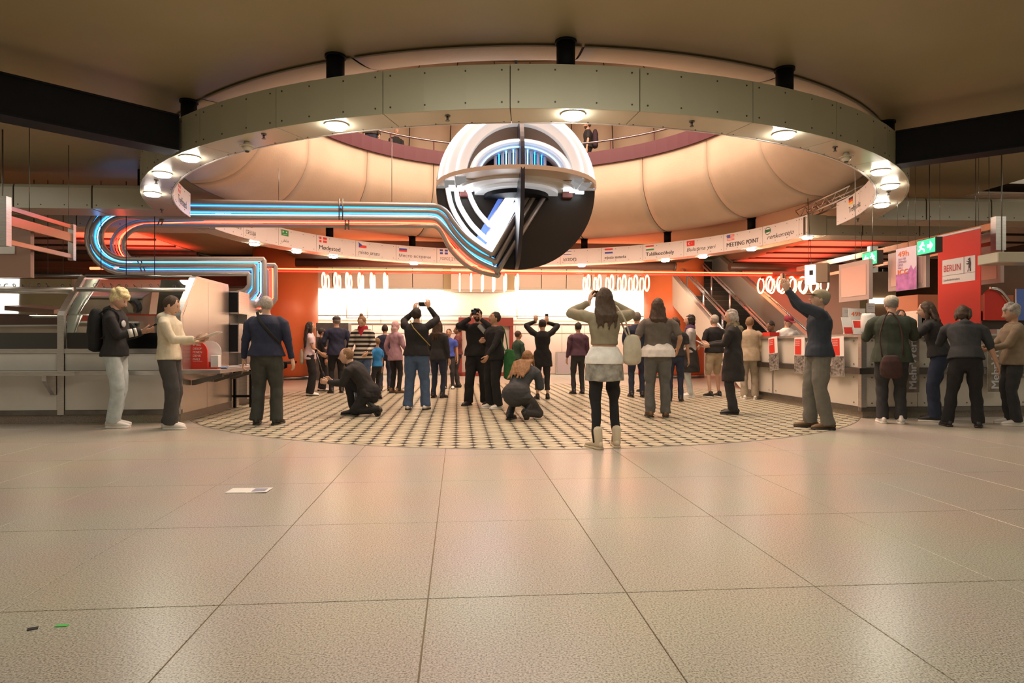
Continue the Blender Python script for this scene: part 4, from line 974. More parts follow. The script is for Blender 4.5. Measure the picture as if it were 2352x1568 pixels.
for i in range(4):
    for f_ in (.12, .88):
        for z in (.22, .60, .80, 1.15): p = fr(us[i] + (us[i + 1] - us[i]) * f_, CV, z); sc_.tube([p, p - fr(0, .004)], .012, 6)
for i in range(3):
    for f_ in (.1, .9):
        for z in (.22, .60, .80, 1.15): p = fr(CU, CV + .06 + (i + f_) * 1.36, z); sc_.tube([p, p - fr(.004, 0)], .012, 6)
sc_.build('screws', STEELD, rc, kind='stuff')
# posters hanging on the counter
PHG = mat('photo_grey_print', (.20, .185, .17), .5, noise=.9, nscale=16, stretch=(1, 1, 1.6))
def poster(lbl, o, xd, wd, ht, tilt, kind, grp=None):
    M = frame(o, xd) @ Matrix.Rotation(tilt, 4, 'Y'); q = thing('poster', lbl, 'poster', tuple(Vector(o) - Vector((0, 0, ht))), group=grp)
    b = MB(); b.box((0, .0, -ht), (wd, .006, 0), M=M); b.build('sheet', WHITEP, q)
    if kind == 'red':
        b = MB(); b.box((.02, -.002, -ht * .48), (wd * .68, 0, -.03), M=M); b.build('red_field', REDP, q)
        b = MB(); b.box((.0, -.002, -ht + .005), (wd, 0, -ht * .5), M=M); b.build('photo_print', PHG, q)
        for i, s in enumerate(('TAG DES', 'OFFENEN', 'DENKMALS')): text(s, q, M @ Matrix.Translation((.035, -.003, -.075 - i * .035)), width=wd * .45, height=.02, mats=WHITEP)
    if kind == 'mehr':
        b = MB(); b.box((.0, -.002, -ht + .005), (wd, 0, -.01), M=M); b.build('photo_print', mat('poster_umber', (.24, .20, .15), .5, noise=.5, nscale=6), q)
        text('MehrWert', q, M @ Matrix.Translation((wd * .62 + .03, -.003, -ht + .06)) @ Matrix.Rotation(-math.pi / 2, 4, 'Y'), width=ht * .86, height=.12, mats=mat('mehr_white', (.62, .62, .68), .5), bold=.05)
    return q
ux = Vector(fr(0, -1, 0))
for i, (px, w_, tl_2, v) in enumerate(((1764, .30, -.10, 0), (1824, .30, 0, 0), (1908, .30, -.03, 0))):
    a = (px - CX) / F; Y = (CU - .10) / (a * math.cos(TH) + math.sin(TH)); v = -a * Y * math.sin(TH) + Y * math.cos(TH)
    poster('red and grey poster hanging on the side of the right counter, %s' % ('farthest from the corner', 'the middle one', 'nearest the corner')[i], fr(CU - .095, v, 1.215), ux, .34, .62, tl_2, 'red', 'posters on the right counter')
poster('tall brown poster with white vertical word, between counter corner and banner', fr(U_(2082, CV - .10), CV - .10, 1.24), fr(1, 0, 0), .20, .86, 0, 'mehr', 'vertical word posters')
poster('tall brown poster with white vertical word, at the right edge of the counter', fr(U_(2268, CV - .10), CV - .10, 1.24), fr(1, 0, 0), .24, .86, 0, 'mehr', 'vertical word posters')
# monitors on hanging rails
MFR = mat('monitor_frame', (.50, .36, .32), .35); MSC = mat('screen_pink_reflection', (.62, .38, .33), .18)  # screens are off; the pink they reflect is put into their colour
def monitor(lbl, u, v0, v1, z0, z1):
    q = thing('hanging_monitor', lbl, 'screen', tuple(fr(u, (v0 + v1) / 2, z0)))
    b = MB(); fbox(b, u, u + .06, v0, v1, z0, z1); b.build('screen_frame', MFR, q)
    b = MB(); fbox(b, u - .004, u - .0005, v0 + .07, v1 - .07, z0 + .07, z1 - .07); b.build('screen_face', MSC, q)
    b = MB(); b.tube([fr(u + .03, (v0 + v1) / 2, z1), fr(u + .03, (v0 + v1) / 2, 4.06)], .005, 5); b.build('hanger', STEELD, q)
def vY(u, px): a = (px - CX) / F; Y = u / (a * math.cos(TH) + math.sin(TH)); return -a * Y * math.sin(TH) + Y * math.cos(TH)
monitor('blank screen, pink reflection in its colour, in a grey frame above the counter corner', 6.10, vY(6.1, 1996), vY(6.1, 1927), 1.77, 2.37)
monitor('blank screen behind the hanging event poster', 6.95, vY(6.95, 2127), vY(6.95, 2040), 1.95, 2.56)
monitor('blank screen to the right of the red banner', 8.35, vY(8.35, 2298), vY(8.35, 2238), 2.05, 2.86)
PINKP = mat('poster_pink', (.72, .60, .68), .5); MAG = mat('poster_magenta', (.50, .17, .42), .5, noise=.35, nscale=9)
q = thing('event_poster', 'hanging white and purple poster reading 49h beside the red banner', 'poster', tuple(fr(6.88, 10, 1.95)))
v0, v1 = vY(6.88, 2105), vY(6.88, 2058); M = frame(fr(6.88, v1, 1.93), ux); W_ = v1 - v0
b = MB(); b.box((0, 0, 0), (W_, .006, .66), M=M); b.build('sheet', PINKP, q); b = MB(); b.box((0, -.002, 0.004), (W_, -.0005, .26), M=M)
b.build('purple_print', MAG, q)
b = MB(); b.add([tuple(M @ Vector((x, -.0022, z))) for x, z in ((W_ * .35, .26), (W_, .26), (W_, .36), (W_ * .85, .30), (W_ * .75, .38), (W_ * .6, .29))], [(0, 1, 2, 3, 4, 5)]); b.build('purple_print', MAG, q)
ORP = mat('print_orange', (.85, .16, .04), .5)
text('49h', q, M @ Matrix.Translation((.05, 0, .53)), width=.24, height=.085, mats=ORP, bold=.03)
for i, s in enumerate(('TAG DES', 'OFFENEN', 'DENK', 'MALS')): text(s, q, M @ Matrix.Translation((.05, 0, .475 - i * .045)), height=.032, mats=mat('print_plum', (.30, .08, .20), .5), bold=.01)
text('ICC', q, M @ Matrix.Translation((.05, -.003, .255)), width=.24, height=.075, mats=ORP, bold=.04)
b = MB()
for x in (.03, W_ - .03): b.tube([M @ Vector((x, .003, .65)), M @ Vector((x, .003, 2.13))], .003, 4)
b.build('hanging_strings', STEELD, q, kind='stuff')
q = thing('red_banner', 'tall red banner with white panel hanging over the right counter', 'banner', tuple(fr(7.75, 10, 1.4)))
v0, v1 = vY(7.75, 2252), vY(7.75, 2154); M = frame(fr(7.75, v1, 1.38), ux); W_ = v1 - v0; HB_ = 1.44
b = MB(); b.box((0, 0, 0), (W_, .01, HB_), M=M); b.build('cloth', mat('banner_red', (.74, .035, .02), .5), q)
b = MB(); b.box((-.005, -.008, HB_), (W_ + .005, .015, HB_ + .03), M=M); b.build('top_bar', SIGNW, q)
x0, x1, z0, z1 = W_ * .12, W_ * .89, .68, 1.06
b = MB(); b.box((x0, -.004, z0), (x1, -.001, z1), M=M); b.build('white_field', SIGNW, q)
b = MB(); b.box((x0, -.006, z0 + .125), (x1, -.0045, z0 + .13), M=M); b.box((x0 + (x1 - x0) * .67, -.006, z0 + .125), (x0 + (x1 - x0) * .68, -.0045, z1), M=M); b.build('divider_lines', INK, q, kind='stuff')
text('BERLIN', q, M @ Matrix.Translation((x0 + .035, -.004, z0 + .19)), width=(x1 - x0) * .52, height=.10, mats=mat('print_crimson', (.62, .03, .04), .5), bold=.02)
text('Landesdenkmalamt', q, M @ Matrix.Translation((x0 + .035, -.004, z0 + .04)), width=(x1 - x0) * .5, height=.035, mats=INK)
bear = [(.30, 0), (.42, 0), (.44, .04), (.40, .06), (.46, .30), (.54, .22), (.55, .04), (.53, 0), (.68, 0), (.70, .05), (.66, .30), (.70, .55), (.66, .72), (.62, .80), (.63, .92), (.56, 1.0), (.50, .97), (.42, .94), (.34, .88), (.36, .84), (.46, .84), (.46, .76), (.34, .78), (.22, .80), (.20, .75), (.32, .72), (.44, .66), (.30, .60), (.20, .62), (.19, .56), (.32, .52), (.45, .52), (.42, .36), (.34, .10)]
bx, bz, bs = x0 + (x1 - x0) * .72, z0 + .145, .21
b = MB(); b.add([tuple(M @ Vector((bx + p[0] * bs * .9 - .02, -.0065, bz + p[1] * bs))) for p in bear], [list(range(len(bear)))]); b.build('bear_emblem', INK, q, fixn=False)
b = MB()
for x in (.04, W_ - .04): b.tube([M @ Vector((x, .005, HB_ + .02)), M @ Vector((x, .005, 2.68))], .004, 4)
b.build('hanging_strings', STEELD, q, kind='stuff')
# green exit signs
GRN = mat('exit_green', (.02, .5, .2), .4, emis=(.02, .62, .24), es=1.1); EWH = mat('exit_white', (1, 1, 1), .4, emis=(.75, 1, .85), es=2.2)
def exit_sign(lbl, x0, x1, ya, yb, Y0, Y1, arrow):
    p0 = at(x0, ya[1], Y0); p1 = at(x1, yb[1], Y1); zt = at(x0, ya[0], Y0).z; d = Vector((p1.x - p0.x, p1.y - p0.y, 0)); L = d.length; H_ = zt - p0.z
    M = frame(p0, d); q = thing('exit_sign', lbl, 'exit sign', tuple(p0))
    b = MB(); b.box((-.01, .002, -.01), (L + .01, .10, H_ + .01), M=M); b.build('housing', DARKBR, q)
    b = MB(); b.box((0, -.003, 0), (L, .0, H_), M=M); b.build('green_face', GRN, q)
    s = -1 if arrow == 'l' else 1; cx = L * (.27 if s < 0 else .73)
    b = MB(); b.add([tuple(M @ Vector((cx + s * a * L, -.005, H_ * z))) for a, z in ((.17, .5), (.0, .85), (.0, .62), (-.16, .62), (-.16, .38), (.0, .38), (.0, .15))], [(0, 1, 2, 3, 4, 5, 6)]); b.build('arrow', EWH, q, fixn=False)
    mx = L * (.73 if s < 0 else .27); b = MB()
    b.add([tuple(M @ Vector((mx + .025 * math.cos(a) - s * -.02, -.005, H_ * .80 + .02 * math.sin(a)))) for a in [math.pi * k / 4 for k in range(8)]], [list(range(8))])
    for pa, pb, r in (((0, .72), (-.02 * s, .45), .018), ((-.02 * s, .45), (.06 * s, .28), .012), ((.06 * s, .28), (.05 * s, .12), .010), ((-.02 * s, .45), (-.07 * s, .22), .012), ((0, .68), (.07 * s, .58), .009), ((0, .68), (-.06 * s, .55), .009)):
        A = Vector((mx + pa[0], 0, pa[1] * H_)); B = Vector((mx + pb[0], 0, pb[1] * H_)); dd = (B - A).normalized(); nn = Vector((-dd.z, 0, dd.x)) * r
        b.add([tuple(M @ (P + Vector((0, -.005, 0)))) for P in (A + nn, B + nn, B - nn, A - nn)], [(0, 1, 2, 3)])
    b.build('running_figure', EWH, q, kind='stuff', fixn=False)
    b = MB(); b.tube([M @ Vector((L / 2, .05, H_)), Vector(((M @ Vector((L / 2, .05, 0))).x, (M @ Vector((L / 2, .05, 0))).y, 3.30 if Y0 > 10 else 4.06))], .006, 5); b.build('hanger', DARKBR, q)
exit_sign('smaller green exit sign with arrow pointing left, above the counter corner', 1981, 2014, (583, 611), (577, 608), 10.9, 10.5, 'l')
exit_sign('larger green exit sign with arrow pointing right, beside the red banner', 2107, 2148, (555, 586), (546, 583), 9.7, 9.3, 'r')
cu = thing('light_cube', 'white glowing light cube with a small dark square, right of the ring lamps', 'light box', tuple(at(1862, 650, 13.2)))
p0, p1 = at(1848, 652, 13.2), at(1877, 606, 13.0); dd = Vector((p1.x - p0.x, -.12, 0)); M = frame(p0, dd)
b = MB(); b.box((0, 0, 0), (dd.length, .26, p1.z - p0.z), M=M, bev=.01); b.build('lit_face', mat('cube_white', (1, 1, .95), .4, emis=(1, .93, .75), es=1.6), cu)
b = MB(); b.box((.09, -.004, .17), (.16, -.001, .27), M=M); b.build('dark_square', INK, cu)
b = MB(); b.box((dd.length + .005, .02, .02), (dd.length + .22, .24, .40), M=M); b.build('side_housing', mat('taupe_housing', (.35, .25, .17), .5), cu)
b = MB(); b.tube([M @ Vector((.1, .12, .4)), (p0.x + .12, p0.y + .12, 4.06)], .006, 5); b.build('hanger', DARKBR, cu)
rb_ = thing('hanging_rail', 'steel rails running back above the right counter, orange reflection in their colour', 'rail', tuple(fr(7.77, 11, 2.7)))
for z, h in ((2.88, .05), (2.62, .03)): bar(rb_, 'rail_bar', fr(8.05, 9.2, z), fr(8.05, 15.0, z), .02, STEELREFL, h)
for v in (9.12, 12.1): b = MB(); fbox(b, 7.97, 8.13, v, v + .10, 2.5, 3.0); b.build('end_bracket', STEEL, rb_)
for v in (9.6, 12.5, 14.5): b = MB(); b.tube([fr(8.05, v, 2.9), fr(8.05, v, 3.345 if 12 < v < 14 else 4.07)], .006, 5); b.build('suspension_wire', STEELD, rb_)
fl_ = thing('rail_lamp', 'pale boxy lamp housing hanging at the right edge', 'lamp', tuple(at(2330, 602, 9.0)))
b = MB(); p0, p1 = at(2292, 602, 9.0), at(2420, 578, 9.0); b.box((p0.x, 9.0, p0.z), (p1.x, 9.4, p1.z), bev=.01); b.build('housing', SOFF, fl_)
b = MB(); b.tube([(p0.x + .2, 9.2, p1.z), (p0.x + .2, 9.2, 4.07)], .008, 5); b.build('hanger', STEELD, fl_)
# red and blue hood at the right edge, orange cabinet behind the counter
hd = thing('hood_cabinet', 'kiosk hood with red side, bright curved edge and blue glass, right edge', 'kiosk', tuple(fr(8.6, 10.4, 1.2)))
c0 = at(2262, 735, 10.4)
pol = [(0, 0), (0, .42), (.10, .50), (.24, .44), (.50, .12), (.52, 0)]; M = frame(c0, fr(1, 0, 0))
b = MB(); b.prism(pol, .04, M=M); b.build('side_panel', REDP, hd)
b = MB(); b.tube([M @ Vector((x + .01, -.02, z + .01)) for x, z in smoothpath([(.06, .50, 0), (.22, .47, 0), (.36, .33, 0), (.52, .10, 0)], 3) and [(p.x, p.y) for p in smoothpath([(.06, .50, 0), (.22, .47, 0), (.36, .33, 0), (.52, .10, 0)], 3)]], .022, 6); b.build('bright_edge', CHROME, hd)
b = MB(); b.box((.54, .0, 0.0), (1.6, .03, .5), M=M); b.build('blue_glass', mat('blue_glass', (.10, .18, .55), .15), hd)
b = MB(); b.box((.0, .05, -.52), (1.6, .45, -.005), M=M); b.build('cabinet_base', DARKBR, hd)
oc = thing('service_cabinet', 'orange fronted service cabinet behind the counter left of the banner', 'cabinet', tuple(fr(9.2, 11.6, 0)))
b = MB(); fbox(b, 8.5, 10.4, 11.6, 12.2, 0, 1.3); b.build('cabinet_body', DARKBR, oc); b = MB(); fbox(b, 8.5, 10.4, 11.5, 12.2, 1.72, 2.02); b.build('orange_header', mat('orange_front', (.70, .22, .10), .4), oc)
b = MB(); fbox(b, 8.5, 8.58, 11.5, 12.2, 1.3, 1.72); b.build('side_post', STEEL, oc); b = MB(); fbox(b, 8.58, 10.4, 12.1, 12.2, 1.3, 1.72); b.build('dark_back', BLACK, oc)
wl = thing('work_light', 'low bright strip light in the kiosk behind the counter', 'lamp', tuple(at(2030, 695, 13.5)))
b = MB(); p0, p1 = at(2000, 697, 13.5), at(2062, 684, 13.5); b.box((p0.x, 13.5, p0.z), (p1.x, 13.56, p1.z)); b.build('light_tube', mat('strip_glow', (1, .9, .7), .4, emis=(1, .86, .6), es=2.4), wl)
b = MB(); b.box((p0.x, 13.56, 0), (p1.x, 13.62, 2.6)); b.build('panel', HB, wl)
# things on the worktop
def onwt(px, v): u = U_(px, v); return u
def standee(nm, lbl, cat, u, v, wd, ht, m, face=None, lean=.18, words=None):
    q = thing(nm, lbl, cat, tuple(fr(u, v, 1.252))); M = frame(fr(u, v, 1.252), fr(1, 0, 0)) @ Matrix.Rotation(-lean, 4, 'X')
    b = MB(); b.box((-wd / 2, 0, 0), (wd / 2, .008, ht), M=M); b.build('card', m, q)
    b = MB(); b.add([tuple(M @ Vector(p)) for p in ((-.02, .008, 0), (.02, .008, 0), (.02, .008, ht * .7), (-.02, .008, ht * .7))] + [tuple(fr(u - .02, v + .12, 1.252)), tuple(fr(u + .02, v + .12, 1.252))], [(0, 3, 2, 1), (3, 2, 5, 4), (0, 3, 4), (1, 5, 2), (0, 1, 5, 4)]); b.build('strut', m, q)
    if face: b = MB(); b.box((-wd / 2 + .01, -.002, ht * face[1]), (wd / 2 - .01, -.0005, ht * face[2]), M=M); b.build('print', face[0], q)
    if words: text(words[0], q, M @ Matrix.Translation((-wd * .36, -.001, ht * .70)), width=wd * .62, height=ht * .17, mats=words[1], bold=.03)
standee('table_sign', 'white 49h table sign standing at the counter corner', 'sign', U_(1970, 9.65), 9.65, .27, .40, WHITEP, None, .05, ('49h', ORP))
standee('leaflet_holder', 'red and grey leaflet leaning in front of the 49h sign, left one', 'leaflet', U_(1950, 9.45), 9.45, .15, .27, WHITEP, (REDP, .02, .4), .3)
standee('leaflet_holder', 'red and beige leaflet leaning in front of the 49h sign, right one', 'leaflet', U_(1974, 9.42), 9.42, .15, .22, WHITEP, (REDP, .45, .95), .3)
for i, (px, v, z) in enumerate(((1945, 10.3, 1.55), (2000, 9.9, 1.60))):
    q = thing('notice_card', 'small white notice clipped above the counter, %s of the two' % ('left' if i == 0 else 'right'), 'notice', tuple(fr(U_(px, v), v, 1.252)))
    u = U_(px, v); b = MB(); fbox(b, u - .07, u + .07, v, v + .004, z, z + .15); b.build('card', WHITEP, q)
    b = MB(); b.tube([fr(u, v + .01, 1.252), fr(u, v + .01, z + .02)], .006, 5); b.build('stand', STEELD, q)
    for k, s in enumerate(('Der Berliner', 'Sammlung')): text(s, q, frame(fr(u - .04, v - .001, z + .09 - k * .03), fr(1, 0, 0)), height=.013, mats=INK)
b = MB(); cbag = fr(U_(2001, 9.35), 9.42, 1.252); b.tube([cbag + Vector((0, 0, z)) for z in (0, .04, .15, .27, .31)], [.09, .115, .11, .10, .085], 12); tag(b.build('plastic_bag', mat('bag_white', (.75, .75, .72), .4)), 'white plastic bag standing on the counter corner', 'bag')
b = MB(); fbox(b, U_(2284, 9.5), U_(2322, 9.5), 9.45, 9.7, 1.251, 1.33); tag(b.build('paper_stack', WHITEP), 'thick stack of white paper on the counter at the right', 'papers')
for i in range(4):
    u = U_(2115 + i * 9, 9.5); b = MB(); b.box((-.08, -.06, 0), (.08, .06, .012), M=Matrix.Translation(fr(u, 9.45 + .05 * i, 1.251)) @ Matrix.Rotation(.7 * i, 4, 'Z'))
    tag(b.build('leaflet', (WHITEP, STEELD, WHITEP, REDP)[i]), 'leaflet lying on the counter by the long haired woman, %s' % ORD[i], 'leaflet', 'leaflets on the right counter')
b = MB(); fbox(b, U_(1768, 12.2), U_(1790, 12.2), 12.2, 12.5, 1.251, 1.33); tag(b.build('red_box', RBX), 'low red box on the far end of the right counter', 'box')
# ================================================================ STAIRS
st = thing('staircase', 'dark staircase with steel handrails rising behind the right column', 'staircase', tuple(fr(8.3, 16.6, 0)))
SU0, SU1, SV, NST, RZ_, TR = 7.0, 8.9, 15.4, 24, .165, .335
STP = mat('stair_dark', (.035, .04, .036), .35)
for k in range(NST):
    b = MB(); fbox(b, SU0, SU1, SV + k * TR, SV + (k + 1) * TR + .02, max(0, k * RZ_ - .1), (k + 1) * RZ_); b.build('step', STP, st)
    b = MB(); fbox(b, SU0, SU1, SV + k * TR - .012, SV + k * TR + .03, (k + 1) * RZ_ + .0005, (k + 1) * RZ_ + .008); b.build('step_nosing', STEELD, st)
def srail(u, h, r_, m): 
    b = MB(); b.tube([fr(u, SV + v, h + v / TR * RZ_) for v in (-.3, 1, 3, 5, NST * TR)], r_, 8); b.build('handrail', m, st)
HR = mat('handrail_steel', (.72, .74, .80), .2, metal=.8)
for u in (SU0 + .15, SU0 + .95): 
    srail(u, 1.0, .032, HR); srail(u + .12, 1.0, .022, HR)
    for v in (.6, 2.0, 3.4, 4.8): z = v / TR * RZ_; b = MB(); b.cyl(fr(u + .06, SV + v), .028, z, z + 1.0, 8); b.build('rail_post', HR, st)
PARA = mat('parapet_white', (.68, .66, .60), .4)
for u0, u1, h in ((SU1, SU1 + .14, .95), (SU0 - .14, SU0, .75)):
    L = NST * TR; b = MB(); b.add([tuple(fr(u, SV + v, z)) for u in (u0, u1) for v, z in ((0, 0), (L, L / TR * RZ_ - .3), (L, L / TR * RZ_ + h), (0, h))], [(0, 1, 2, 3), (4, 7, 6, 5), (0, 4, 5, 1), (1, 5, 6, 2), (2, 6, 7, 3), (3, 7, 4, 0)]); b.build('parapet', PARA, st)
    b = MB(); b.tube([fr((u0 + u1) / 2, SV, h + .1), fr((u0 + u1) / 2, SV + L, h + .1 + L / TR * RZ_)], .03, 8); b.build('handrail', HR, st)
# ================================================================ BACK WALL FITTINGS
RK = mat('booth_maroon', (.28, .04, .03), .4)
q = thing('display_case', 'dark red framed glass case against the back wall behind the men', 'display case', tuple(fr(0, 22.9, 0)))
u0, u1 = U_(1053, 22.8), U_(1178, 22.8)
for a in (u0, u1 - .12, (u0 + u1) / 2 - .05):
    b = MB(); fbox(b, a, a + .12, 22.6, 23.1, 0, 1.72); b.build('post', RK, q)
b = MB(); fbox(b, u0, u1, 22.55, 23.1, 1.72, 2.02); b.build('header', RK, q); b = MB(); fbox(b, u0, u1, 22.6, 23.1, 0, .12); b.build('base', RK, q)
b = MB(); fbox(b, u0 + .12, u1 - .12, 22.95, 23.0, .12, 1.72); b.build('pale_back', WHITEP, q)
for i, (x0, x1, y0, y1) in enumerate(((1277, 1314, 808, 860), (985, 1012, 800, 855))):
    q = thing('metal_hatch', 'low silver framed hatch in the back wall, %s of the glass case' % ('right' if i == 0 else 'left'), 'hatch', tuple(onv((x0 + x1) / 2, y1, 23.3)))
    a, c, z1 = U_(x0, 23.3), U_(x1, 23.3), onv(x0, y0, 23.3).z
    b = MB(); fbox(b, a, c, 23.30, 23.355, .02, z1); b.build('frame', STEEL, q); b = MB(); fbox(b, a + .05, c - .05, 23.29, 23.299, .07, z1 - .05); b.build('door_leaf', mat('hatch_mauve', (.40, .33, .36), .3), q)
q = thing('ticket_machine', 'wide grey machine with a white strip left of the striped sweater woman', 'machine', tuple(fr(-3.6, 20.4, 0)))
u0, u1 = U_(726, 20.4), U_(800, 20.4)
b = MB(); fbox(b, u0, u1, 20.4, 21.0, 0, 1.75); b.build('body', STEELD, q); b = MB(); fbox(b, u0 + .02, u1 - .02, 20.38, 20.399, 1.32, 1.5); b.build('white_strip', WHITEP, q)
text('1 · 2', q, frame(fr(u0 + .35, 20.37, 1.37), fr(1, 0, 0)), height=.07, mats=INK)
# ---- litter on the near floor
def litter(nm, lbl, px, py, w_, d_, rz, m, m2=None):
    p = gz(px, py); M = Matrix.Translation(p) @ Matrix.Rotation(rz, 4, 'Z')
    if m2 is None: b = MB(); b.box((-w_ / 2, -d_ / 2, .0005), (w_ / 2, d_ / 2, .003), M=M); return tag(b.build(nm, m), lbl, 'litter')
    q = thing(nm, lbl, 'leaflet', tuple(p)); b = MB(); b.box((-w_ / 2, -d_ / 2, .0005), (0, d_ / 2, .006), M=M); b.build('page', m, q)
    b = MB(); b.box((0, -d_ / 2, .0005), (w_ / 2, d_ / 2, .004), M=M @ Matrix.Rotation(-.03, 4, 'Y')); b.build('page', m, q); b = MB(); b.box((.03, -d_ * .3, .006), (w_ * .42, d_ * .3, .0085), M=M); b.build('print', m2, q)
litter('leaflet', 'folded white leaflet lying alone on the granite floor', 573, 1127, .30, .15, .04, WHITEP, flat('bluegrey', (.30, .30, .42)))
litter('paper_scrap', 'small bright green scrap on the floor at lower left', 142, 1437, .045, .02, .1, flat('limegreen', (.12, .62, .15)))
litter('paper_scrap', 'tiny dark grey scrap left of the green scrap', 75, 1444, .035, .025, .5, INK)
# ================================================================ PEOPLE
def cloth(nm, col, rough=.85, n=.12): return mat('cloth_' + nm, col, rough, noise=n, nscale=14, bump=.25, bscale=160)
def skin(nm, col): return mat('skin_' + nm, col, .5, noise=.05, nscale=20)
SK1, SK2, SK3 = skin('fair', (.62, .38, .27)), skin('tan', (.48, .27, .17)), skin('brown', (.28, .15, .09))
LIP = mat('lips', (.42, .14, .12), .45); EYEW = mat('eye_white', (.75, .72, .70), .3); EYED = mat('eye_dark', (.03, .02, .015), .25)
class Raw:
    def __init__(s): s.v = []; s.f = []
    def ell(s, pts, rad, xd=Vector((1, 0, 0)), n=16, cap=True):
        pts = [Vector(p) for p in pts]; rad = [(r, r) if not isinstance(r, tuple) else r for r in rad]
        if cap:                                      # rounded ends
            d0 = (pts[0] - pts[1]).normalized(); d1 = (pts[-1] - pts[-2]).normalized(); q0 = min(rad[0]); q1 = min(rad[-1])
            pts = [pts[0] + d0 * q0 * .75, pts[0] + d0 * q0 * .45] + pts + [pts[-1] + d1 * q1 * .45, pts[-1] + d1 * q1 * .75]
            sc2 = lambda r, k: (r[0] * k, r[1] * k)
            rad = [sc2(rad[0], .35), sc2(rad[0], .8)] + rad + [sc2(rad[-1], .8), sc2(rad[-1], .35)]
        N = len(pts); o = len(s.v)
        for i in range(N):
            d = (pts[min(i + 1, N - 1)] - pts[max(i - 1, 0)]).normalized()
            x = xd - d * d.dot(xd)
            if x.length < 1e-3: x = Vector((0, 1, 0)) - d * d.y
            x.normalize(); y = d.cross(x)
            for q in range(n):
                t = 2 * math.pi * q / n; s.v.append(pts[i] + x * (math.cos(t) * rad[i][0]) + y * (math.sin(t) * rad[i][1]))
        for i in range(N - 1):
            for q in range(n): s.f.append([o + i * n + q, o + i * n + (q + 1) % n, o + (i + 1) * n + (q + 1) % n, o + (i + 1) * n + q])
        s.f.append([o + q for q in range(n)][::-1]); s.f.append([o + (N - 1) * n + q for q in range(n)])
    def ball(s, c, r, M=None, n=12):
        c = Vector(c); r = r if isinstance(r, tuple) else (r, r, r); o = len(s.v); m = n // 2 + 1
        for i in range(1, m):
            for q in range(n):
                a, b_ = math.pi * i / m, 2 * math.pi * q / n; p = Vector((r[0] * math.sin(a) * math.cos(b_), r[1] * math.sin(a) * math.sin(b_), r[2] * math.cos(a)))
                s.v.append((M.to_3x3() @ p if M else p) + c)
        T = len(s.v); 
        for z in (r[2], -r[2]): p = Vector((0, 0, z)); s.v.append((M.to_3x3() @ p if M else p) + c)
        for i in range(m - 2):
            for q in range(n): s.f.append([o + i * n + q, o + (i + 1) * n + q, o + (i + 1) * n + (q + 1) % n, o + i * n + (q + 1) % n])
        for q in range(n): s.f.append([T, o + q, o + (q + 1) % n]); s.f.append([T + 1, o + (m - 2) * n + (q + 1) % n, o + (m - 2) * n + q])
def remesh(raw, name, parent, mats, vox, k, wr=.004, fr_=16., extra=None, smooth=1, label=None, aniso=(1, 1, .55)):
    me0 = bpy.data.meshes.new('raw'); me0.from_pydata([tuple(p * k) for p in raw.v], [], raw.f)
    to = bpy.data.objects.new('raw', me0); TMP.objects.link(to)
    md = to.modifiers.new('r', 'REMESH'); md.mode = 'VOXEL'; md.voxel_size = vox
    if smooth: ms = to.modifiers.new('s', 'SMOOTH'); ms.iterations = smooth; ms.factor = .6
    me = bpy.data.meshes.new(name); o = bpy.data.objects.new(name, me); COL.objects.link(o); o.parent = parent
    if label: o['label'] = label
    ph = RNG.uniform(0, 6, 6)
    def post(m2, P):
        if wr:
            Nn = np.empty(len(P) * 3); m2.vertices.foreach_get('normal', Nn); Nn = Nn.reshape(-1, 3)
            x, y, z = (P / k * fr_ * np.array(aniso)).T
            dsp = (np.sin(x + 2.1 * z + ph[0] + 1.3 * np.sin(1.7 * z + ph[3])) + .7 * np.sin(1.9 * y - 2.6 * z + ph[1] + np.sin(x * 1.3 + ph[4])) + .5 * np.sin(3.1 * z + 2.2 * x - 1.9 * y + ph[2]))
            dsp += .30 * np.sin(2.7 * x + 5.3 * z + ph[5] + 1.4 * np.sin(2.2 * z - y)) + .22 * np.sin(6.1 * z - 3.9 * y + 2.2 * np.sin(1.9 * x + ph[0])); P = P + Nn * (dsp * wr * k * .5)[:, None]
        if extra is None:
            m2.vertices.foreach_set('co', P.ravel()); m2.materials.clear()
            for q in mats: m2.materials.append(q)
            m2.polygons.foreach_set('use_smooth', [True] * len(m2.polygons)); m2.polygons.foreach_set('material_index', [0] * len(m2.polygons))
        else:
            ev, ef, em = extra; n0 = len(P); nf = len(m2.polygons); fs = [list(p.vertices) for p in m2.polygons]
            m2.clear_geometry(); m2.from_pydata(P.tolist() + [tuple(p * k) for p in ev], [], fs + [[i + n0 for i in f] for f in ef])
            m2.materials.clear()
            for q in mats: m2.materials.append(q)
            m2.polygons.foreach_set('use_smooth', [True] * len(m2.polygons)); m2.polygons.foreach_set('material_index', [0] * nf + list(em))
    JOBS.append(('mesh', to, o, dict(post=post))); return o
def ik(a, b, l1, l2, pole):
    d = b - a; L = min(d.length, (l1 + l2) * .998); d.normalize(); b2 = a + d * L
    x = (l1 * l1 - l2 * l2 + L * L) / (2 * L); h = math.sqrt(max(0, l1 * l1 - x * x))
    p = pole - d * d.dot(pole); p.normalize(); return a + d * x + p * h, b2
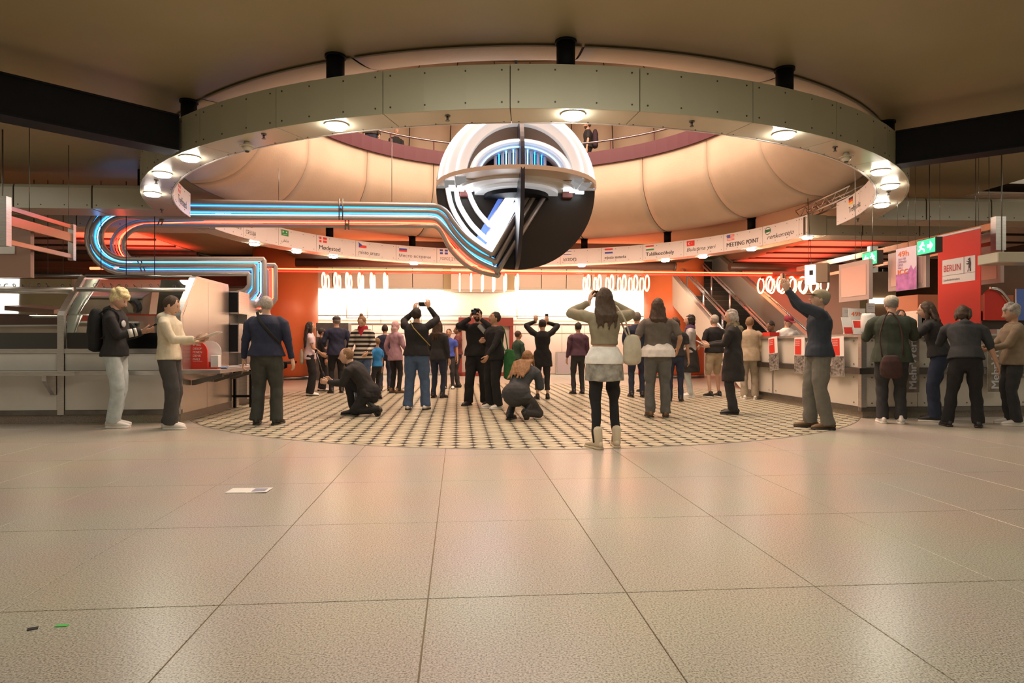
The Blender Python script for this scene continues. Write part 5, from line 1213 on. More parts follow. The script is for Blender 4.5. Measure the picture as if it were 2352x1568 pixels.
def head_mesh(Mh, fem, beard=False):
    v, f, m = [], [], []; nu, nv = 28, 20
    for i in range(nv + 1):
        th = math.pi * i / nv
        for j in range(nu):
            ph = 2 * math.pi * j / nu; x, y, z = math.sin(th) * math.sin(ph), math.sin(th) * math.cos(ph), math.cos(th)
            X, Y, Z = x * .076, y * .096, z * .118
            if z < 0:
                t = -z; X *= 1 - .34 * t ** 1.5; Y *= 1 - (.30 * t * t if y < 0 else .10 * t * t)
                if y > 0: Y += .012 * t
            if y > 0:
                g = lambda cx, cz, sx, sz: math.exp(-((X - cx) / sx) ** 2 - ((Z - cz) / sz) ** 2)
                Y += .030 * g(0, -.022, .013, .016) + .012 * g(0, .0, .010, .022) + .006 * g(0, .030, .05, .012)
                Y -= .012 * (g(.032, .008, .017, .013) + g(-.032, .008, .017, .013)) + .004 * g(0, -.040, .03, .006)
                Y += .007 * g(0, -.058, .022, .010) + .010 * g(0, -.095, .026, .018)
            v.append(Mh @ Vector((X, Y, Z)))
    for i in range(nv):
        for j in range(nu):
            q = [i * nu + j, (i + 1) * nu + j, (i + 1) * nu + (j + 1) % nu, i * nu + (j + 1) % nu]; f.append(q)
            th = math.pi * (i + .5) / nv; ph = 2 * math.pi * (j + .5) / nu; z = math.cos(th) * .118; x = math.sin(th) * math.sin(ph) * .076; y = math.cos(ph)
            m.append(1 if (y > 0 and abs(z + .060) < .010 and abs(x) < .024) else (4 if beard and y > -.1 and z < -.045 and not (abs(x) < .02 and z > -.07) else 0))
    def add_ball(c, r, mi, nn=8):
        R = Raw(); R.ball((0, 0, 0), r, None, nn); o = len(v)
        for p in R.v: v.append(Mh @ (p + Vector(c)))
        for q in R.f: f.append([i + o for i in q]); m.append(mi)
    for s in (-1, 1):
        add_ball((s * .031, .074, .010), (.0125, .010, .0085), 2); add_ball((s * .031, .0835, .010), (.0055, .0035, .0055), 3)
        add_ball((s * .033, .083, .029), (.017, .006, .0032), 3); add_ball((s * .076, -.004, -.004), (.008, .018, .030), 0)
        add_ball((s * .008, .108, -.030), (.008, .008, .006), 0)
    return v, f, m
def hand_mesh(w_, d, nrm, side, curl, v, f, m, mi=0):
    """wrist point, direction, palm normal, thumb side vector"""
    d = d.normalized(); nrm = (nrm - d * nrm.dot(d)).normalized(); th = d.cross(nrm) * side
    R = Raw(); R.ell([w_ - d * .03, w_ + d * .01, w_ + d * .05, w_ + d * .09], [(.026, .020), (.029, .019), (.042, .016), (.040, .013)], xd=th, n=10)
    for i, (off, L) in enumerate(((.029, .072), (.010, .082), (-.010, .077), (-.029, .060))):
        p = w_ + d * .088 + th * off; dd = d.copy(); pts = [p]; rad = [.0095]
        for k_ in range(3):
            a = math.radians(curl) * (.6 + .4 * k_); dd = (dd * math.cos(a) + nrm * math.sin(a)).normalized() if k_ or curl else dd
            p = p + dd * L * (.42, .32, .26)[k_]; pts.append(p); rad.append((.0088, .0080, .0068)[k_])
        R.ell(pts, rad, xd=th, n=6)
    p = w_ + d * .025 + th * .026; td = (d * .75 + th * .65 + nrm * .25).normalized(); p2 = p + td * .04; td2 = (d + nrm * (.3 + curl / 90) + th * .15).normalized()
    R.ell([p, p2, p2 + td2 * .028, p2 + td2 * .050], [.0135, .0115, .010, .0085], xd=nrm, n=6)
    o = len(v); v.extend(R.v)
    for q in R.f: f.append([i + o for i in q]); m.append(mi)
def simple(name, R, mats, parent, k, label=None, mi=None):
    me = bpy.data.meshes.new(name); me.from_pydata([tuple(p * k) for p in R.v], [], R.f)
    for q in (mats if isinstance(mats, (list, tuple)) else [mats]): me.materials.append(q)
    me.polygons.foreach_set('use_smooth', [True] * len(me.polygons))
    o = bpy.data.objects.new(name, me); COL.objects.link(o); o.parent = parent
    if label: o['label'] = label
    return o
Z3 = Vector((0, 0, 1))
def person(lbl, px=None, py=None, h=1.75, face=0, pos=None, sk=SK1, top=None, legs=None, shoe=None, sole=None, hair=None, style='short', fem=False, bulk=1.0,
           hips=None, lean=0, hunch=0, side=0, feet=None, knees=None, hands=None, hdir=None, curl=(25, 25), head=(0, 0), sleeve=1.0, hem=-.02, wide=1.0, legcut=1.0, skirt=None,
           beard=False, poles=None, scarf=None, hood=False, under=None, vox=.0125, twist=0, stripes=None, bootlen=.0, glasses=False, wr=.0065, group=None, coat=None, palms=None):
    k = h / 1.75; p = Vector(pos) if pos is not None else gz(px, py); rz = math.radians(face)
    T = thing('person', lbl, 'person', p, rz, group)
    P = Vector(hips) if hips else Vector((0, 0, .945)); le = math.radians(lean); ax = Vector((math.sin(math.radians(side)), math.sin(le), math.cos(le))).normalized()
    hu = math.radians(lean + hunch); ax2 = Vector((math.sin(math.radians(side)) * .8, math.sin(hu), math.cos(hu))).normalized()
    tw = math.radians(twist); X = Vector((math.cos(tw), math.sin(tw), 0)); X = (X - ax2 * X.dot(ax2)).normalized()
    def spine(t): return P + ax * t if t < .22 else P + ax * .22 + ax2 * (t - .22)
    FWD = ax2.cross(X) * -1 if False else Vector((-math.sin(tw), math.cos(tw), 0))
    shw = (.165 if fem else .188) * (1 + (bulk - 1) * .4); sh = {s: spine(.455) + X * (s * shw) for s in (-1, 1)}
    hipj = {s: P + Vector((s * .088, 0, -.02)) for s in (-1, 1)}
    feet = feet or {1: (.11, .0, 0, -8), -1: (-.11, .0, 0, 8)}       # x, y, z, yaw, (pitch)
    knee, ank = {}, {}
    for s in (-1, 1):
        fx, fy, fz, yw = feet[s][:4]; pt = feet[s][4] if len(feet[s]) > 4 else 0
        fwd = Vector((-math.sin(math.radians(yw)) * -1 * 1, math.cos(math.radians(yw)), 0)); a = Vector((fx, fy, fz + .085))
        if knees and knees.get(s) is not None: kn = Vector(knees[s])
        else: kn, a2 = ik(hipj[s], a, .43, .42, Vector((s * .10, 1, .05)))
        knee[s] = kn; ank[s] = a
    hands = hands or {}; elb, wri = {}, {}
    for s in (-1, 1):
        tgt = Vector(hands[s]) if s in hands and hands[s] is not None else sh[s] + Vector((s * .07, .05, -.545))
        pole = Vector(poles[s]) if poles and s in poles else Vector((s * .45, -1, -.35))
        elb[s], wri[s] = ik(sh[s], tgt, .285, .255, pole)
    # head
    hp, hy = math.radians(head[0]), math.radians(head[1]); nk = spine(.53); Hc = spine(.60) + Vector((0, .015, 0)) * math.cos(hp) + ax2 * .035
    hd_up = Vector((0, 0, 1)); R3 = Matrix.Rotation(hy, 3, 'Z') @ Matrix.Rotation(-hp, 3, 'X'); Hc = nk + (R3 @ Vector((0, .025, .10)) * .6 + ax2 * .065)
    Mh = Matrix.Translation(Hc) @ R3.to_4x4()
    # body raw
    W = (.94 if fem else 1.0) * bulk
    R = Raw()
    secs = [(-.05, .13, .10), (.02, .155 if not fem else .160, .105), (.12, .135, .09), (.20, .125 if not fem else .11, .085), (.32, .145, .095), (.42, .15, .095), (.475, .115, .075), (.52, .058, .055), (.56, .050, .054), (.60, .05, .055)]
    R.ell([spine(t) for t, a, b_ in secs], [(a * W if t < .5 else a, b_ * W if t < .5 else b_) for t, a, b_ in secs], xd=X)
    R.ell([spine(.55), Hc + R3 @ Vector((0, -.02, -.02))], [(.05, .055), (.05, .055)], xd=X)
    for s in (-1, 1):
        R.ell([sh[s] - X * (s * .045) - ax2 * .02, sh[s] + (elb[s] - sh[s]) * .22, sh[s].lerp(elb[s], .6), elb[s]], [.036, .042, .039, .035]); R.ell([elb[s], elb[s].lerp(wri[s], .35), wri[s].lerp(elb[s], .08)], [.037, .036, .026])
        R.ell([hipj[s], hipj[s].lerp(knee[s], .35), hipj[s].lerp(knee[s], .75), knee[s]], [.076 * bulk, .072 * bulk, .055, .047]); R.ell([knee[s], knee[s].lerp(ank[s], .3), ank[s]], [.045, .044, .030])
    v, f, m = head_mesh(Mh, fem, beard)
    HF = {}
    for s in (-1, 1):
        d = (wri[s] - elb[s]).normalized()
        if hdir and s in hdir: d = Vector(hdir[s]).normalized()
        nrm = Vector(palms[s]) if palms and s in palms else Vector((-s, .2, 0))
        hand_mesh(wri[s], d, nrm, s, curl[0 if s < 0 else 1], v, f, m); HF[s] = (wri[s], d, nrm)
    hm = hair or EYED
    remesh(R, 'body', T, [sk, LIP, EYEW, EYED, hm], vox * 1.25, k, wr=0, extra=(v, f, m), smooth=2)
    # top garment
    if top:
        G = Raw(); i_ = .016; hemt = hem if coat is None else min(hem, -.0)
        base = [(-.10, .190, .138), (-.02, .186, .134), (.06, .170, .122), (.14, .148 if not fem else .132, .105), (.22, .148 if not fem else .130, .105), (.32, .165 if not fem else .152, .112), (.40, .172 if not fem else .158, .112), (.445, .160 if not fem else .145, .098), (.478, .130, .085), (.502, .092, .072), (.520, .068, .064)]
        ss = [q for q in base if q[0] > hemt + .02]; q0 = next((q for q in base if q[0] >= hemt), base[0]); ss = [(hemt, q0[1] * 1.02, q0[2] * 1.02)] + ss
        if coat is not None:                        # long coat below the hips
            ss = [(coat, .20, .15), (coat * .5 - .02, .19, .145)] + [q for q in ss if q[0] > -.02]
        G.ell([spine(t) if t > 0 else P + Vector((0, 0, t)) for t, a, b_ in ss], [(a * W + i_ * .3, b_ * W + i_ * .5) for t, a, b_ in ss], xd=X, n=20, cap=False)
        for s in (-1, 1):
            r_ = [.058, .063, .056, .051]; r_ = [q * (1 + (bulk - 1) * .6) for q in r_]
            if sleeve > .55:
                fe = elb[s].lerp(wri[s], min(1.0, (sleeve - .5) * 2) * .96)
                G.ell([sh[s] - X * (s * .05) - ax2 * .012, sh[s].lerp(elb[s], .2), sh[s].lerp(elb[s], .65), elb[s]], r_); G.ell([elb[s], elb[s].lerp(fe, .5), fe], [.052, .048, .038], cap=False)
            else:
                fe = sh[s].lerp(elb[s], sleeve * 2); G.ell([sh[s] - X * (s * .05) - ax2 * .012, sh[s].lerp(fe, .35), fe], [.056, .062, .058], cap=False)
        if hood: 
            bk = R3 @ Vector((0, -1, 0)); hb = spine(.50) - FWD * .065
            G.ball(hb + Z3 * .0, (.105, .075, .06)); G.ell([spine(.50) + FWD * .07 - Z3 * .03, spine(.52) + X * .07, hb + Z3 * .05, spine(.52) - X * .07, spine(.50) + FWD * .075 - Z3 * .03], [.022] * 5, n=8)
        remesh(G, 'jacket' if (coat is not None or hood) else ('shirt' if sleeve < .6 else 'sweater'), T, [top], vox, k, wr=wr, smooth=1)
    if under:                                       # shirt hem under the sweater: (material, hem)
        G = Raw(); G.ell([P + Z3 * under[1], P + Z3 * .03, spine(.14)], [(.205 * W, .162 * W), (.198 * W, .152 * W), (.14 * W, .105 * W)], xd=X, n=20, cap=False); remesh(G, 'shirt', T, [under[0]], vox, k, wr=.003)
    if legs:
        G = Raw(); G.ell([P - Z3 * .07, P - Z3 * .02, P + Z3 * .04 if not hips else spine(.04), spine(.11)], [(.13 * W, .11 * W), (.160 * W, .116 * W), (.152 * W, .110 * W), (.138 * W, .100 * W)], xd=X, n=20)
        if hips and abs(lean) > 20: G.ball(P, (.182 * W, .155 * W, .15 * W), None, 16); G.ell([spine(-.07), spine(.02), spine(.10)], [(.16 * W, .13 * W), (.178 * W, .135 * W), (.158 * W, .12 * W)], xd=X, n=20)
        for s in (-1, 1):
            kr, ar = .064 * wide, .056 * (wide if wide < 1.05 else wide * 1.15); tr = .084 * bulk * (1 + (wide - 1) * .4)
            G.ell([hipj[s] - Z3 * .0, hipj[s].lerp(knee[s], .3), hipj[s].lerp(knee[s], .75), knee[s]], [tr, tr * .98, (tr + kr) / 2, kr])
            if legcut > .6:
                e = knee[s].lerp(ank[s], min(1.0, (legcut - .5) * 2)); dn = (ank[s] - knee[s]).normalized()
                if legcut >= 1: e = ank[s] + dn * .025
                G.ell([knee[s], knee[s].lerp(e, .35), knee[s].lerp(e, .8), e], [kr, (kr * .6 + ar * .4), ar, ar], cap=False)
        remesh(G, 'trousers' if legcut > .6 else 'shorts', T, [legs], vox, k, wr=wr * 1.1, smooth=1)
    if skirt:                                       # (material, hem z, width)
        G = Raw(); G.ell([Vector((P.x, P.y, skirt[1])), Vector((P.x, P.y, (skirt[1] + .9) / 2)), P + Z3 * .0, spine(.10)], [(skirt[2], skirt[2] * .8), (skirt[2] * .96, skirt[2] * .78), (.188 * W, .146 * W), (.15 * W, .11 * W)], n=22, cap=False)
        remesh(G, 'skirt', T, [skirt[0]], vox, k, wr=wr)
    if scarf:
        G = Raw(); c = spine(.535)
        for j, (rr, zz) in enumerate(((.075, .0), (.082, -.035))): G.ell([c + Vector((rr * math.sin(a), rr * .95 * math.cos(a), zz + .012 * math.sin(3 * a + j))) for a in [2 * math.pi * q / 12 for q in range(13)]], [.032] * 13, n=8, cap=False)
        G.ell([c + FWD * .08 - Z3 * .03, c + FWD * .10 - Z3 * .12, c + FWD * .10 - Z3 * .20], [(.06, .03), (.055, .028), (.035, .02)], n=10); remesh(G, 'scarf', T, [scarf], vox * .9, k, wr=.006)
    # shoes
    for s in (-1, 1):
        fx, fy, fz, yw = feet[s][:4]; pt = feet[s][4] if len(feet[s]) > 4 else 0
        Mf = Matrix.Translation((fx, fy, fz)) @ Matrix.Rotation(math.radians(yw), 4, 'Z') @ Matrix.Translation((0, 0, .085)) @ Matrix.Rotation(math.radians(pt), 4, 'X') @ Matrix.Translation((0, 0, -.085))
        S = Raw(); prof = [(-.078, .022, .030), (-.055, .036, .044), (-.01, .038, .050), (.05, .040, .042), (.10, .047, .033), (.15, .044, .027), (.185, .028, .020)]
        S.ell([Mf @ Vector((0, y, zr + .012)) for y, xr, zr in prof], [(xr, zr) for y, xr, zr in prof], xd=Mf.to_3x3() @ Vector((1, 0, 0)), n=12)
        S.ell([Mf @ Vector((0, -.03, .05)), Mf @ Vector((0, -.02, .105 + bootlen))], [(.045, .05), (.043 + bootlen * .05, .048 + bootlen * .05)], n=12)
        so = simple('shoe', S, shoe or mat('shoe_black', (.02, .02, .02), .5), T, k)
        S2 = Raw(); ol = [(-.085, .030), (-.06, .042), (0, .042), (.06, .044), (.11, .052), (.16, .048), (.195, .030)]
        top_ = [(x_, y) for y, w2 in ol for x_ in (w2,)] + [(-w2, y) for y, w2 in ol[::-1]]; n = len(top_)
        S2.v = [Mf @ Vector((x_, y, z)) for z in (.0, .026) for x_, y in top_]; S2.f = [list(range(n))[::-1], list(range(n, 2 * n))] + [[q, (q + 1) % n, n + (q + 1) % n, n + q] for q in range(n)]
        simple('sole', S2, sole or mat('sole_dark', (.03, .028, .026), .6), so, k)
    # hair
    HV = Raw(); V = lambda x, y, z: Mh @ Vector((x, y, z)); hk = R3.to_4x4(); wrh = .004
    if style != 'bald':
        HV.ball(V(0, -.018, .026), (.084, .101, .104), hk, 16)
    if style == 'thin': HV = Raw(); HV.ball(V(0, -.024, .020), (.082, .094, .102), hk, 16)
    if style == 'curly':
        for q in range(34):
            a, b_ = RNG.uniform(0, 2 * math.pi), RNG.uniform(.1, 1.5); HV.ball(V(.085 * math.sin(a) * math.sin(b_), -.012 + .095 * math.cos(a) * math.sin(b_), .045 + .095 * math.cos(b_)), .030, None, 8)
        HV.ball(V(0, .045, .085), (.06, .05, .045), hk, 10)
    if style == 'bun': HV.ball(V(0, -.05, .135), .038, None, 10); wrh = .002
    if style in ('long', 'wavy', 'verylong'):
        L = {'long': .30, 'wavy': .42, 'verylong': .50}[style]; bw = .10 if style != 'verylong' else .125
        Bv = -(FWD - ax2 * FWD.dot(ax2)).normalized(); dn = (-(Z3 * .45 + ax2 * .55)).normalized() if lean < 20 else (-(Z3 * .08 + ax2 * .92)).normalized(); Xh = R3 @ Vector((1, 0, 0))
        HV.ell([V(0, -.05, .03), V(0, -.075, -.07), Hc + Bv * .10 + dn * .17, Hc + Bv * .125 + dn * L * .8], [(.085, .07), (.092, .06), (bw, .050), (bw * .8, .030)], xd=Xh, n=16)
        for q in range(11):
            f_ = -1 + q * .2; x_ = f_ * bw * 1.02; j = RNG.uniform(-.015, .015)
            HV.ell([V(x_ * .8, -.06 - .02 * (1 - f_ * f_), -.02), Hc + Xh * (x_ + j) + Bv * (.125 - .03 * f_ * f_) + dn * .16, Hc + Xh * (x_ * 1.08 - j) + Bv * (.145 - .03 * f_ * f_) + dn * L * .62, Hc + Xh * (x_ * .95 + j) + Bv * (.140 - .02 * f_ * f_) + dn * (L + RNG.uniform(-.07, .03))], [.020, .022, .019, .008], n=7)
        for s in (-1, 1): HV.ell([V(s * .070, -.01, .04), V(s * .078, .0, -.06), V(s * .085, .01, -.15)], [(.022, .04), (.022, .035), (.012, .02)], n=8)
        wrh = .005
    if style == 'bob':
        for s in (-1, 1): HV.ell([V(s * .068, -.02, .05), V(s * .078, -.02, -.04), V(s * .070, -.02, -.09)], [(.025, .06), (.025, .055), (.015, .04)], n=10)
        HV.ell([V(0, -.07, .04), V(0, -.085, -.06), V(0, -.07, -.10)], [(.07, .03), (.07, .03), (.05, .02)], n=12); wrh = .008
    if style == 'wrap':
        HV.ball(V(0, -.012, .015), (.092, .104, .118), hk, 16); HV.ell([V(0, -.05, -.05), V(0, -.04, -.13), spine(.46)], [(.085, .08), (.08, .075), (.11, .09)], n=14)
    if style != 'bald' and style not in ('cap', 'flatcap'): remesh(HV, 'hair' if style != 'wrap' else 'head_wrap', T, [hm], .0085, k, wr=wrh, fr_=46, smooth=1, aniso=(1, 1, .35))
    if style in ('cap', 'flatcap'):
        remesh(HV, 'hair', T, [mat('hair_grey', (.22, .20, .18), .8)], .009, k, wr=.003, fr_=46)
        C = Raw(); C.ball(V(0, -.012, .055), (.094, .110, .085 if style == 'cap' else .062), hk, 16); C.ell([V(0, .06, .055), V(0, .12, .048), V(0, .165, .038)], [(.075, .010), (.072, .008), (.045, .006)], xd=R3 @ Vector((1, 0, 0)), n=12)
        remesh(C, 'cap', T, [hair], .008, k, wr=.001)
    if glasses:
        g = Raw()
        for s in (-1, 1):
            g.ell([V(s * .032 + .022 * math.cos(a), .100, .010 + .017 * math.sin(a)) for a in [2 * math.pi * q / 12 for q in range(13)]], [.0018] * 13, n=5, cap=False); g.ell([V(s * .055, .098, .012), V(s * .078, .0, .010)], [.0018, .0018], n=5)
        g.ell([V(-.010, .102, .012), V(.010, .102, .012)], [.0018] * 2, n=5); simple('glasses', g, EYED, T, k)
    T['_k'] = k
    W2 = Matrix.Translation(p) @ Matrix.Rotation(rz, 4, 'Z') @ Matrix.Scale(k, 4)
    del T['_k']
    return dict(T=T, M=W2, k=k, sh=sh, wri=wri, elb=elb, hf=HF, spine=spine, Hc=Hc, R3=R3, P=P, X=X, FWD=FWD)
def held(pr, nm, lbl, cat, dims, mats, s=1, off=(0, 0, 0), rot=None, bev=.004, at_=None):
    """a small box held in the hand; returns the object"""
    w_, d, nrm = pr['hf'][s]; c = Vector(at_) if at_ is not None else w_ + d * .09 + Vector(off)
    M = pr['M'] @ Matrix.Translation(c) @ (rot or Matrix.Identity(4)); b = MB(); x, y, z = dims; b.box((-x / 2, -y / 2, -z / 2), (x / 2, y / 2, z / 2), M=M, bev=bev)
    return tag(b.build(nm, mats), lbl, cat)
def RX(a): return Matrix.Rotation(math.radians(a), 4, 'X')
def RY(a): return Matrix.Rotation(math.radians(a), 4, 'Y')
def bag(pr, nm, lbl, cat, c, r, m, strap=None, sm=None):
    """soft bag: squashed rounded body, optional strap path in local coordinates"""
    q = thing(nm, lbl, cat, pr['M'] @ Vector(c)); G = Raw(); M = pr['M']; x, y, z = r
    G.ell([Vector(c) + Z3 * (-z), Vector(c) + Z3 * (-z * .3), Vector(c) + Z3 * (z * .5), Vector(c) + Z3 * z], [(x, y), (x * 1.05, y * 1.08), (x * .95, y), (x * .75, y * .6)], n=14)
    G.v = [(M @ p) - q.location for p in G.v]; remesh(G, 'bag_body', q, [m], .012, 1.0, wr=.004, smooth=1)
    if strap:
        b = MB(); b.tube([M @ Vector(p) for p in smoothpath(strap, 3)], .010, 6); b.build('strap', sm or m, q)
    return q
BLK = cloth('black', (.012, .012, .014)); BLK2 = cloth('soft_black', (.022, .021, .022)); CHAR = cloth('charcoal', (.030, .032, .035)); NVY = cloth('navy', (.013, .018, .045))
LJEAN = cloth('light_jeans', (.50, .57, .58)); WJEAN = cloth('washed_black_jeans', (.055, .055, .055)); OLT = cloth('dark_olive_trousers', (.045, .048, .042)); BJEAN = cloth('blue_jeans', (.07, .12, .22)); DJEAN = cloth('dark_jeans', (.025, .035, .07)); GJEAN = cloth('grey_jeans', (.12, .12, .115))
CREAM = cloth('cream_fleece', (.66, .60, .46)); PINKT = cloth('pale_pink', (.68, .56, .62)); MAUVE = cloth('mauve', (.36, .22, .27)); OLV = cloth('olive_knit', (.26, .225, .15)); WHT = cloth('white_cotton', (.80, .78, .75)); KNIT = cloth('grey_knit', (.30, .285, .25), n=.45)
GREYT = cloth('grey_tee', (.13, .115, .10)); LGREY = cloth('light_grey_shirt', (.42, .40, .40)); BEIGE_C = cloth('beige_cloth', (.46, .37, .26)); BLUET = cloth('bright_blue', (.03, .25, .62)); RBLUE = cloth('royal_blue', (.05, .09, .42)); RED_S = cloth('crimson_scarf', (.42, .012, .03)); DGREEN = cloth('dark_green_coat', (.04, .052, .036)); CARGO = cloth('grey_cargo', (.15, .145, .125)); BROWNJ = cloth('brown_jacket', (.24, .18, .12)); PURP = cloth('dark_plum', (.10, .05, .08))
HB_, HD_, HDB, HLB, HBR, HG_ = [mat('hair_' + n, c, .7, noise=.3, nscale=60) for n, c in (('blond', (.80, .66, .36)), ('dark', (.025, .018, .014)), ('darkbrown', (.06, .035, .02)), ('lightbrown', (.24, .14, .07)), ('auburn', (.23, .115, .045)), ('silver', (.38, .34, .30)))]
SHW = mat('shoe_white', (.80, .78, .74), .5); SHB = mat('shoe_black', (.02, .02, .02), .5); SOW = mat('sole_white', (.82, .80, .76), .5); BOOTC = mat('boot_cream', (.62, .52, .38), .55); BRB = mat('boot_brown', (.16, .095, .045), .6)
# striped knit: flat colour bands that belong to the sweater
def stripe_mat():
    m = bpy.data.materials.new('striped_knit'); m.use_nodes = True; nt = m.node_tree; b = nt.nodes['Principled BSDF']; tc = nt.nodes.new('ShaderNodeTexCoord'); sx = nt.nodes.new('ShaderNodeSeparateXYZ'); mu = nt.nodes.new('ShaderNodeMath'); mu.operation = 'MULTIPLY'; mu.inputs[1].default_value = 12.0
    fr2 = nt.nodes.new('ShaderNodeMath'); fr2.operation = 'FRACT'; gt = nt.nodes.new('ShaderNodeMath'); gt.operation = 'GREATER_THAN'; gt.inputs[1].default_value = .48; mx = nt.nodes.new('ShaderNodeMix'); mx.data_type = 'RGBA'; mx.inputs[6].default_value = (.62, .56, .48, 1); mx.inputs[7].default_value = (.02, .02, .02, 1)
    for a, c in ((tc.outputs['Object'], sx.inputs[0]), (sx.outputs['Z'], mu.inputs[0]), (mu.outputs[0], fr2.inputs[0]), (fr2.outputs[0], gt.inputs[0]), (gt.outputs[0], mx.inputs[0]), (mx.outputs[2], b.inputs['Base Color'])): nt.links.new(a, c)
    b.inputs['Roughness'].default_value = .9; return m
STR = stripe_mat()
LEO = cloth('leopard_scarf', (.22, .17, .10), n=.85)
NEAR, FAR = .0105, .0135
PHONE = mat('phone_black', (.015, .015, .02), .15)
# --- left group
a = person('blond curly haired person in black hoodie and light jeans looking at a phone', 264, 981, 1.86, -82, top=BLK2, legs=LJEAN, shoe=SHW, sole=SOW, hair=HB_, style='curly', hands={1: (.05, .33, 1.20), -1: (-.05, .30, 1.18)}, hdir={1: (-.3, 1, .15), -1: (.35, 1, .1)}, curl=(38, 38), palms={1: (-.4, 0, 1), -1: (.4, 0, 1)}, head=(30, 0), hood=True, wide=1.22, hem=-.06, vox=NEAR, feet={1: (.09, .02, 0, -6), -1: (-.09, -.05, 0, 8)}, bulk=1.06)
held(a, 'phone', 'black phone held by the blond person in the hoodie', 'phone', (.075, .15, .009), PHONE, at_=(0, .43, 1.25), rot=RX(35))
M = a['M']; b = MB()
for y_, w2 in ((.0, .06), (.075, .035)):
    pass
q = bag(a, 'backpack', 'black backpack worn by the blond person', 'backpack', (0, -.215, 1.22), (.14, .085, .22), BLK, strap=[(.10, -.14, 1.40), (.13, -.02, 1.47), (.12, .10, 1.38), (.14, .06, 1.22), (.14, -.10, 1.10)])
for i, (f0, f1) in enumerate(((.42, .62), (.68, .80))):
    R = Raw(); R.ell([a['elb'][1].lerp(a['wri'][1], f0), a['elb'][1].lerp(a['wri'][1], f1)], [.0535, .050], n=14, cap=False); simple('sleeve_stripe', R, mat('stripe_offwhite', (.70, .70, .66), .7), a['T'], a['k'])
R = Raw(); c = a['spine'](.34) + Vector((.05, .122, 0)); R.ball(c, (.065, .012, .045)); simple('chest_print', R, mat('print_grey', (.50, .50, .50), .7), a['T'], a['k'])
a = person('dark haired person in cream hoodie and washed black jeans holding a sheet', 388, 984, 1.76, -86, top=CREAM, legs=WJEAN, shoe=SHW, sole=SOW, hair=HDB, style='short', hands={1: (.09, .36, 1.16), -1: (-.08, .33, 1.12)}, hdir={1: (-.3, 1, .2), -1: (.2, 1, .1)}, curl=(25, 25), palms={1: (-.5, 0, 1), -1: (.3, 0, 1)}, head=(22, 0), hood=True, wide=1.40, hem=-.05, bulk=1.06, vox=NEAR, feet={1: (.10, .06, 0, -5), -1: (-.09, -.04, 0, 5)})
held(a, 'clipboard', 'white sheet held by the person in the cream hoodie', 'paper', (.22, .30, .006), WHITEP, at_=(.01, .50, 1.20), rot=RX(20))
a = person('grey haired man in navy jacket and dark trousers seen from behind', 612, 975, 1.79, 2, top=cloth('navy_jacket', (.018, .024, .055)), legs=OLT, shoe=SHB, hair=HG_, style='thin', bulk=1.30, wide=1.30, hem=-.03, hands={1: (.33, .06, .83), -1: (-.33, .06, .83)}, head=(5, 18), vox=NEAR, feet={1: (.13, 0, 0, -10), -1: (-.13, 0, 0, 10)})
R = Raw(); R.ell([Vector(p) for p in ((-.10, -.06, 1.50), (-.04, -.150, 1.38), (.10, -.165, 1.22), (.21, -.10, 1.08))], [(.020, .006)] * 4, n=8); simple('strap', R, BLK, a['T'], a['k'])
a = person('woman in pale pink shirt and wide black trousers by the left orange column', 712, 909, 1.60, -72, sk=SK2, fem=True, top=PINKT, legs=BLK, shoe=SHW, hair=HD_, style='verylong', sleeve=.32, hem=-.10, bulk=1.04, wide=1.4, hands={1: (.12, .26, .98), -1: (-.10, .24, .98)}, vox=FAR)
bag(a, 'tote_bag', 'beige tote bag hanging behind the woman in pink', 'bag', (-.02, -.18, .92), (.12, .05, .15), BEIGE_C, strap=[(-.05, -.17, 1.07), (-.12, -.05, 1.38), (-.10, .05, 1.30), (-.08, -.12, 1.05)])
a = person('person in black trousers and dark top standing behind the woman in pink', 739, 898, 1.50, -60, sk=SK2, fem=True, top=BLK, legs=BLK, shoe=SHW, hair=HD_, wide=1.3, style='short', vox=FAR)
a = person('man in navy jacket and flat cap turned away left of striped sweater', 773, 903, 1.76, 25, top=NVY, legs=BLK, shoe=SHB, hair=mat('cap_dark', (.05, .045, .045), .8), style='flatcap', hands={1: (.26, .12, .95), -1: (-.22, .25, 1.05)}, bulk=1.15, hem=-.10, vox=FAR)
a = person('woman with hair bun, striped sweater and crimson scarf looking down', 833, 922, 1.68, 172, fem=True, top=STR, legs=BJEAN, shoe=SHB, hair=HLB, style='bun', scarf=RED_S, hands={1: (.26, .16, .82), -1: (-.18, .22, .98)}, head=(32, 0), hem=-.10, bulk=1.12, vox=FAR)
held(a, 'phone', 'dark phone in the hand of the striped sweater woman', 'phone', (.07, .012, .14), PHONE, s=1, off=(0, .02, -.02))
a = person('fair haired boy in bright blue shirt behind the crouching man', 866, 917, 1.24, 60, top=BLUET, legs=CHAR, shoe=SHB, hair=HLB, style='short', sleeve=.4, vox=FAR, bulk=.95)
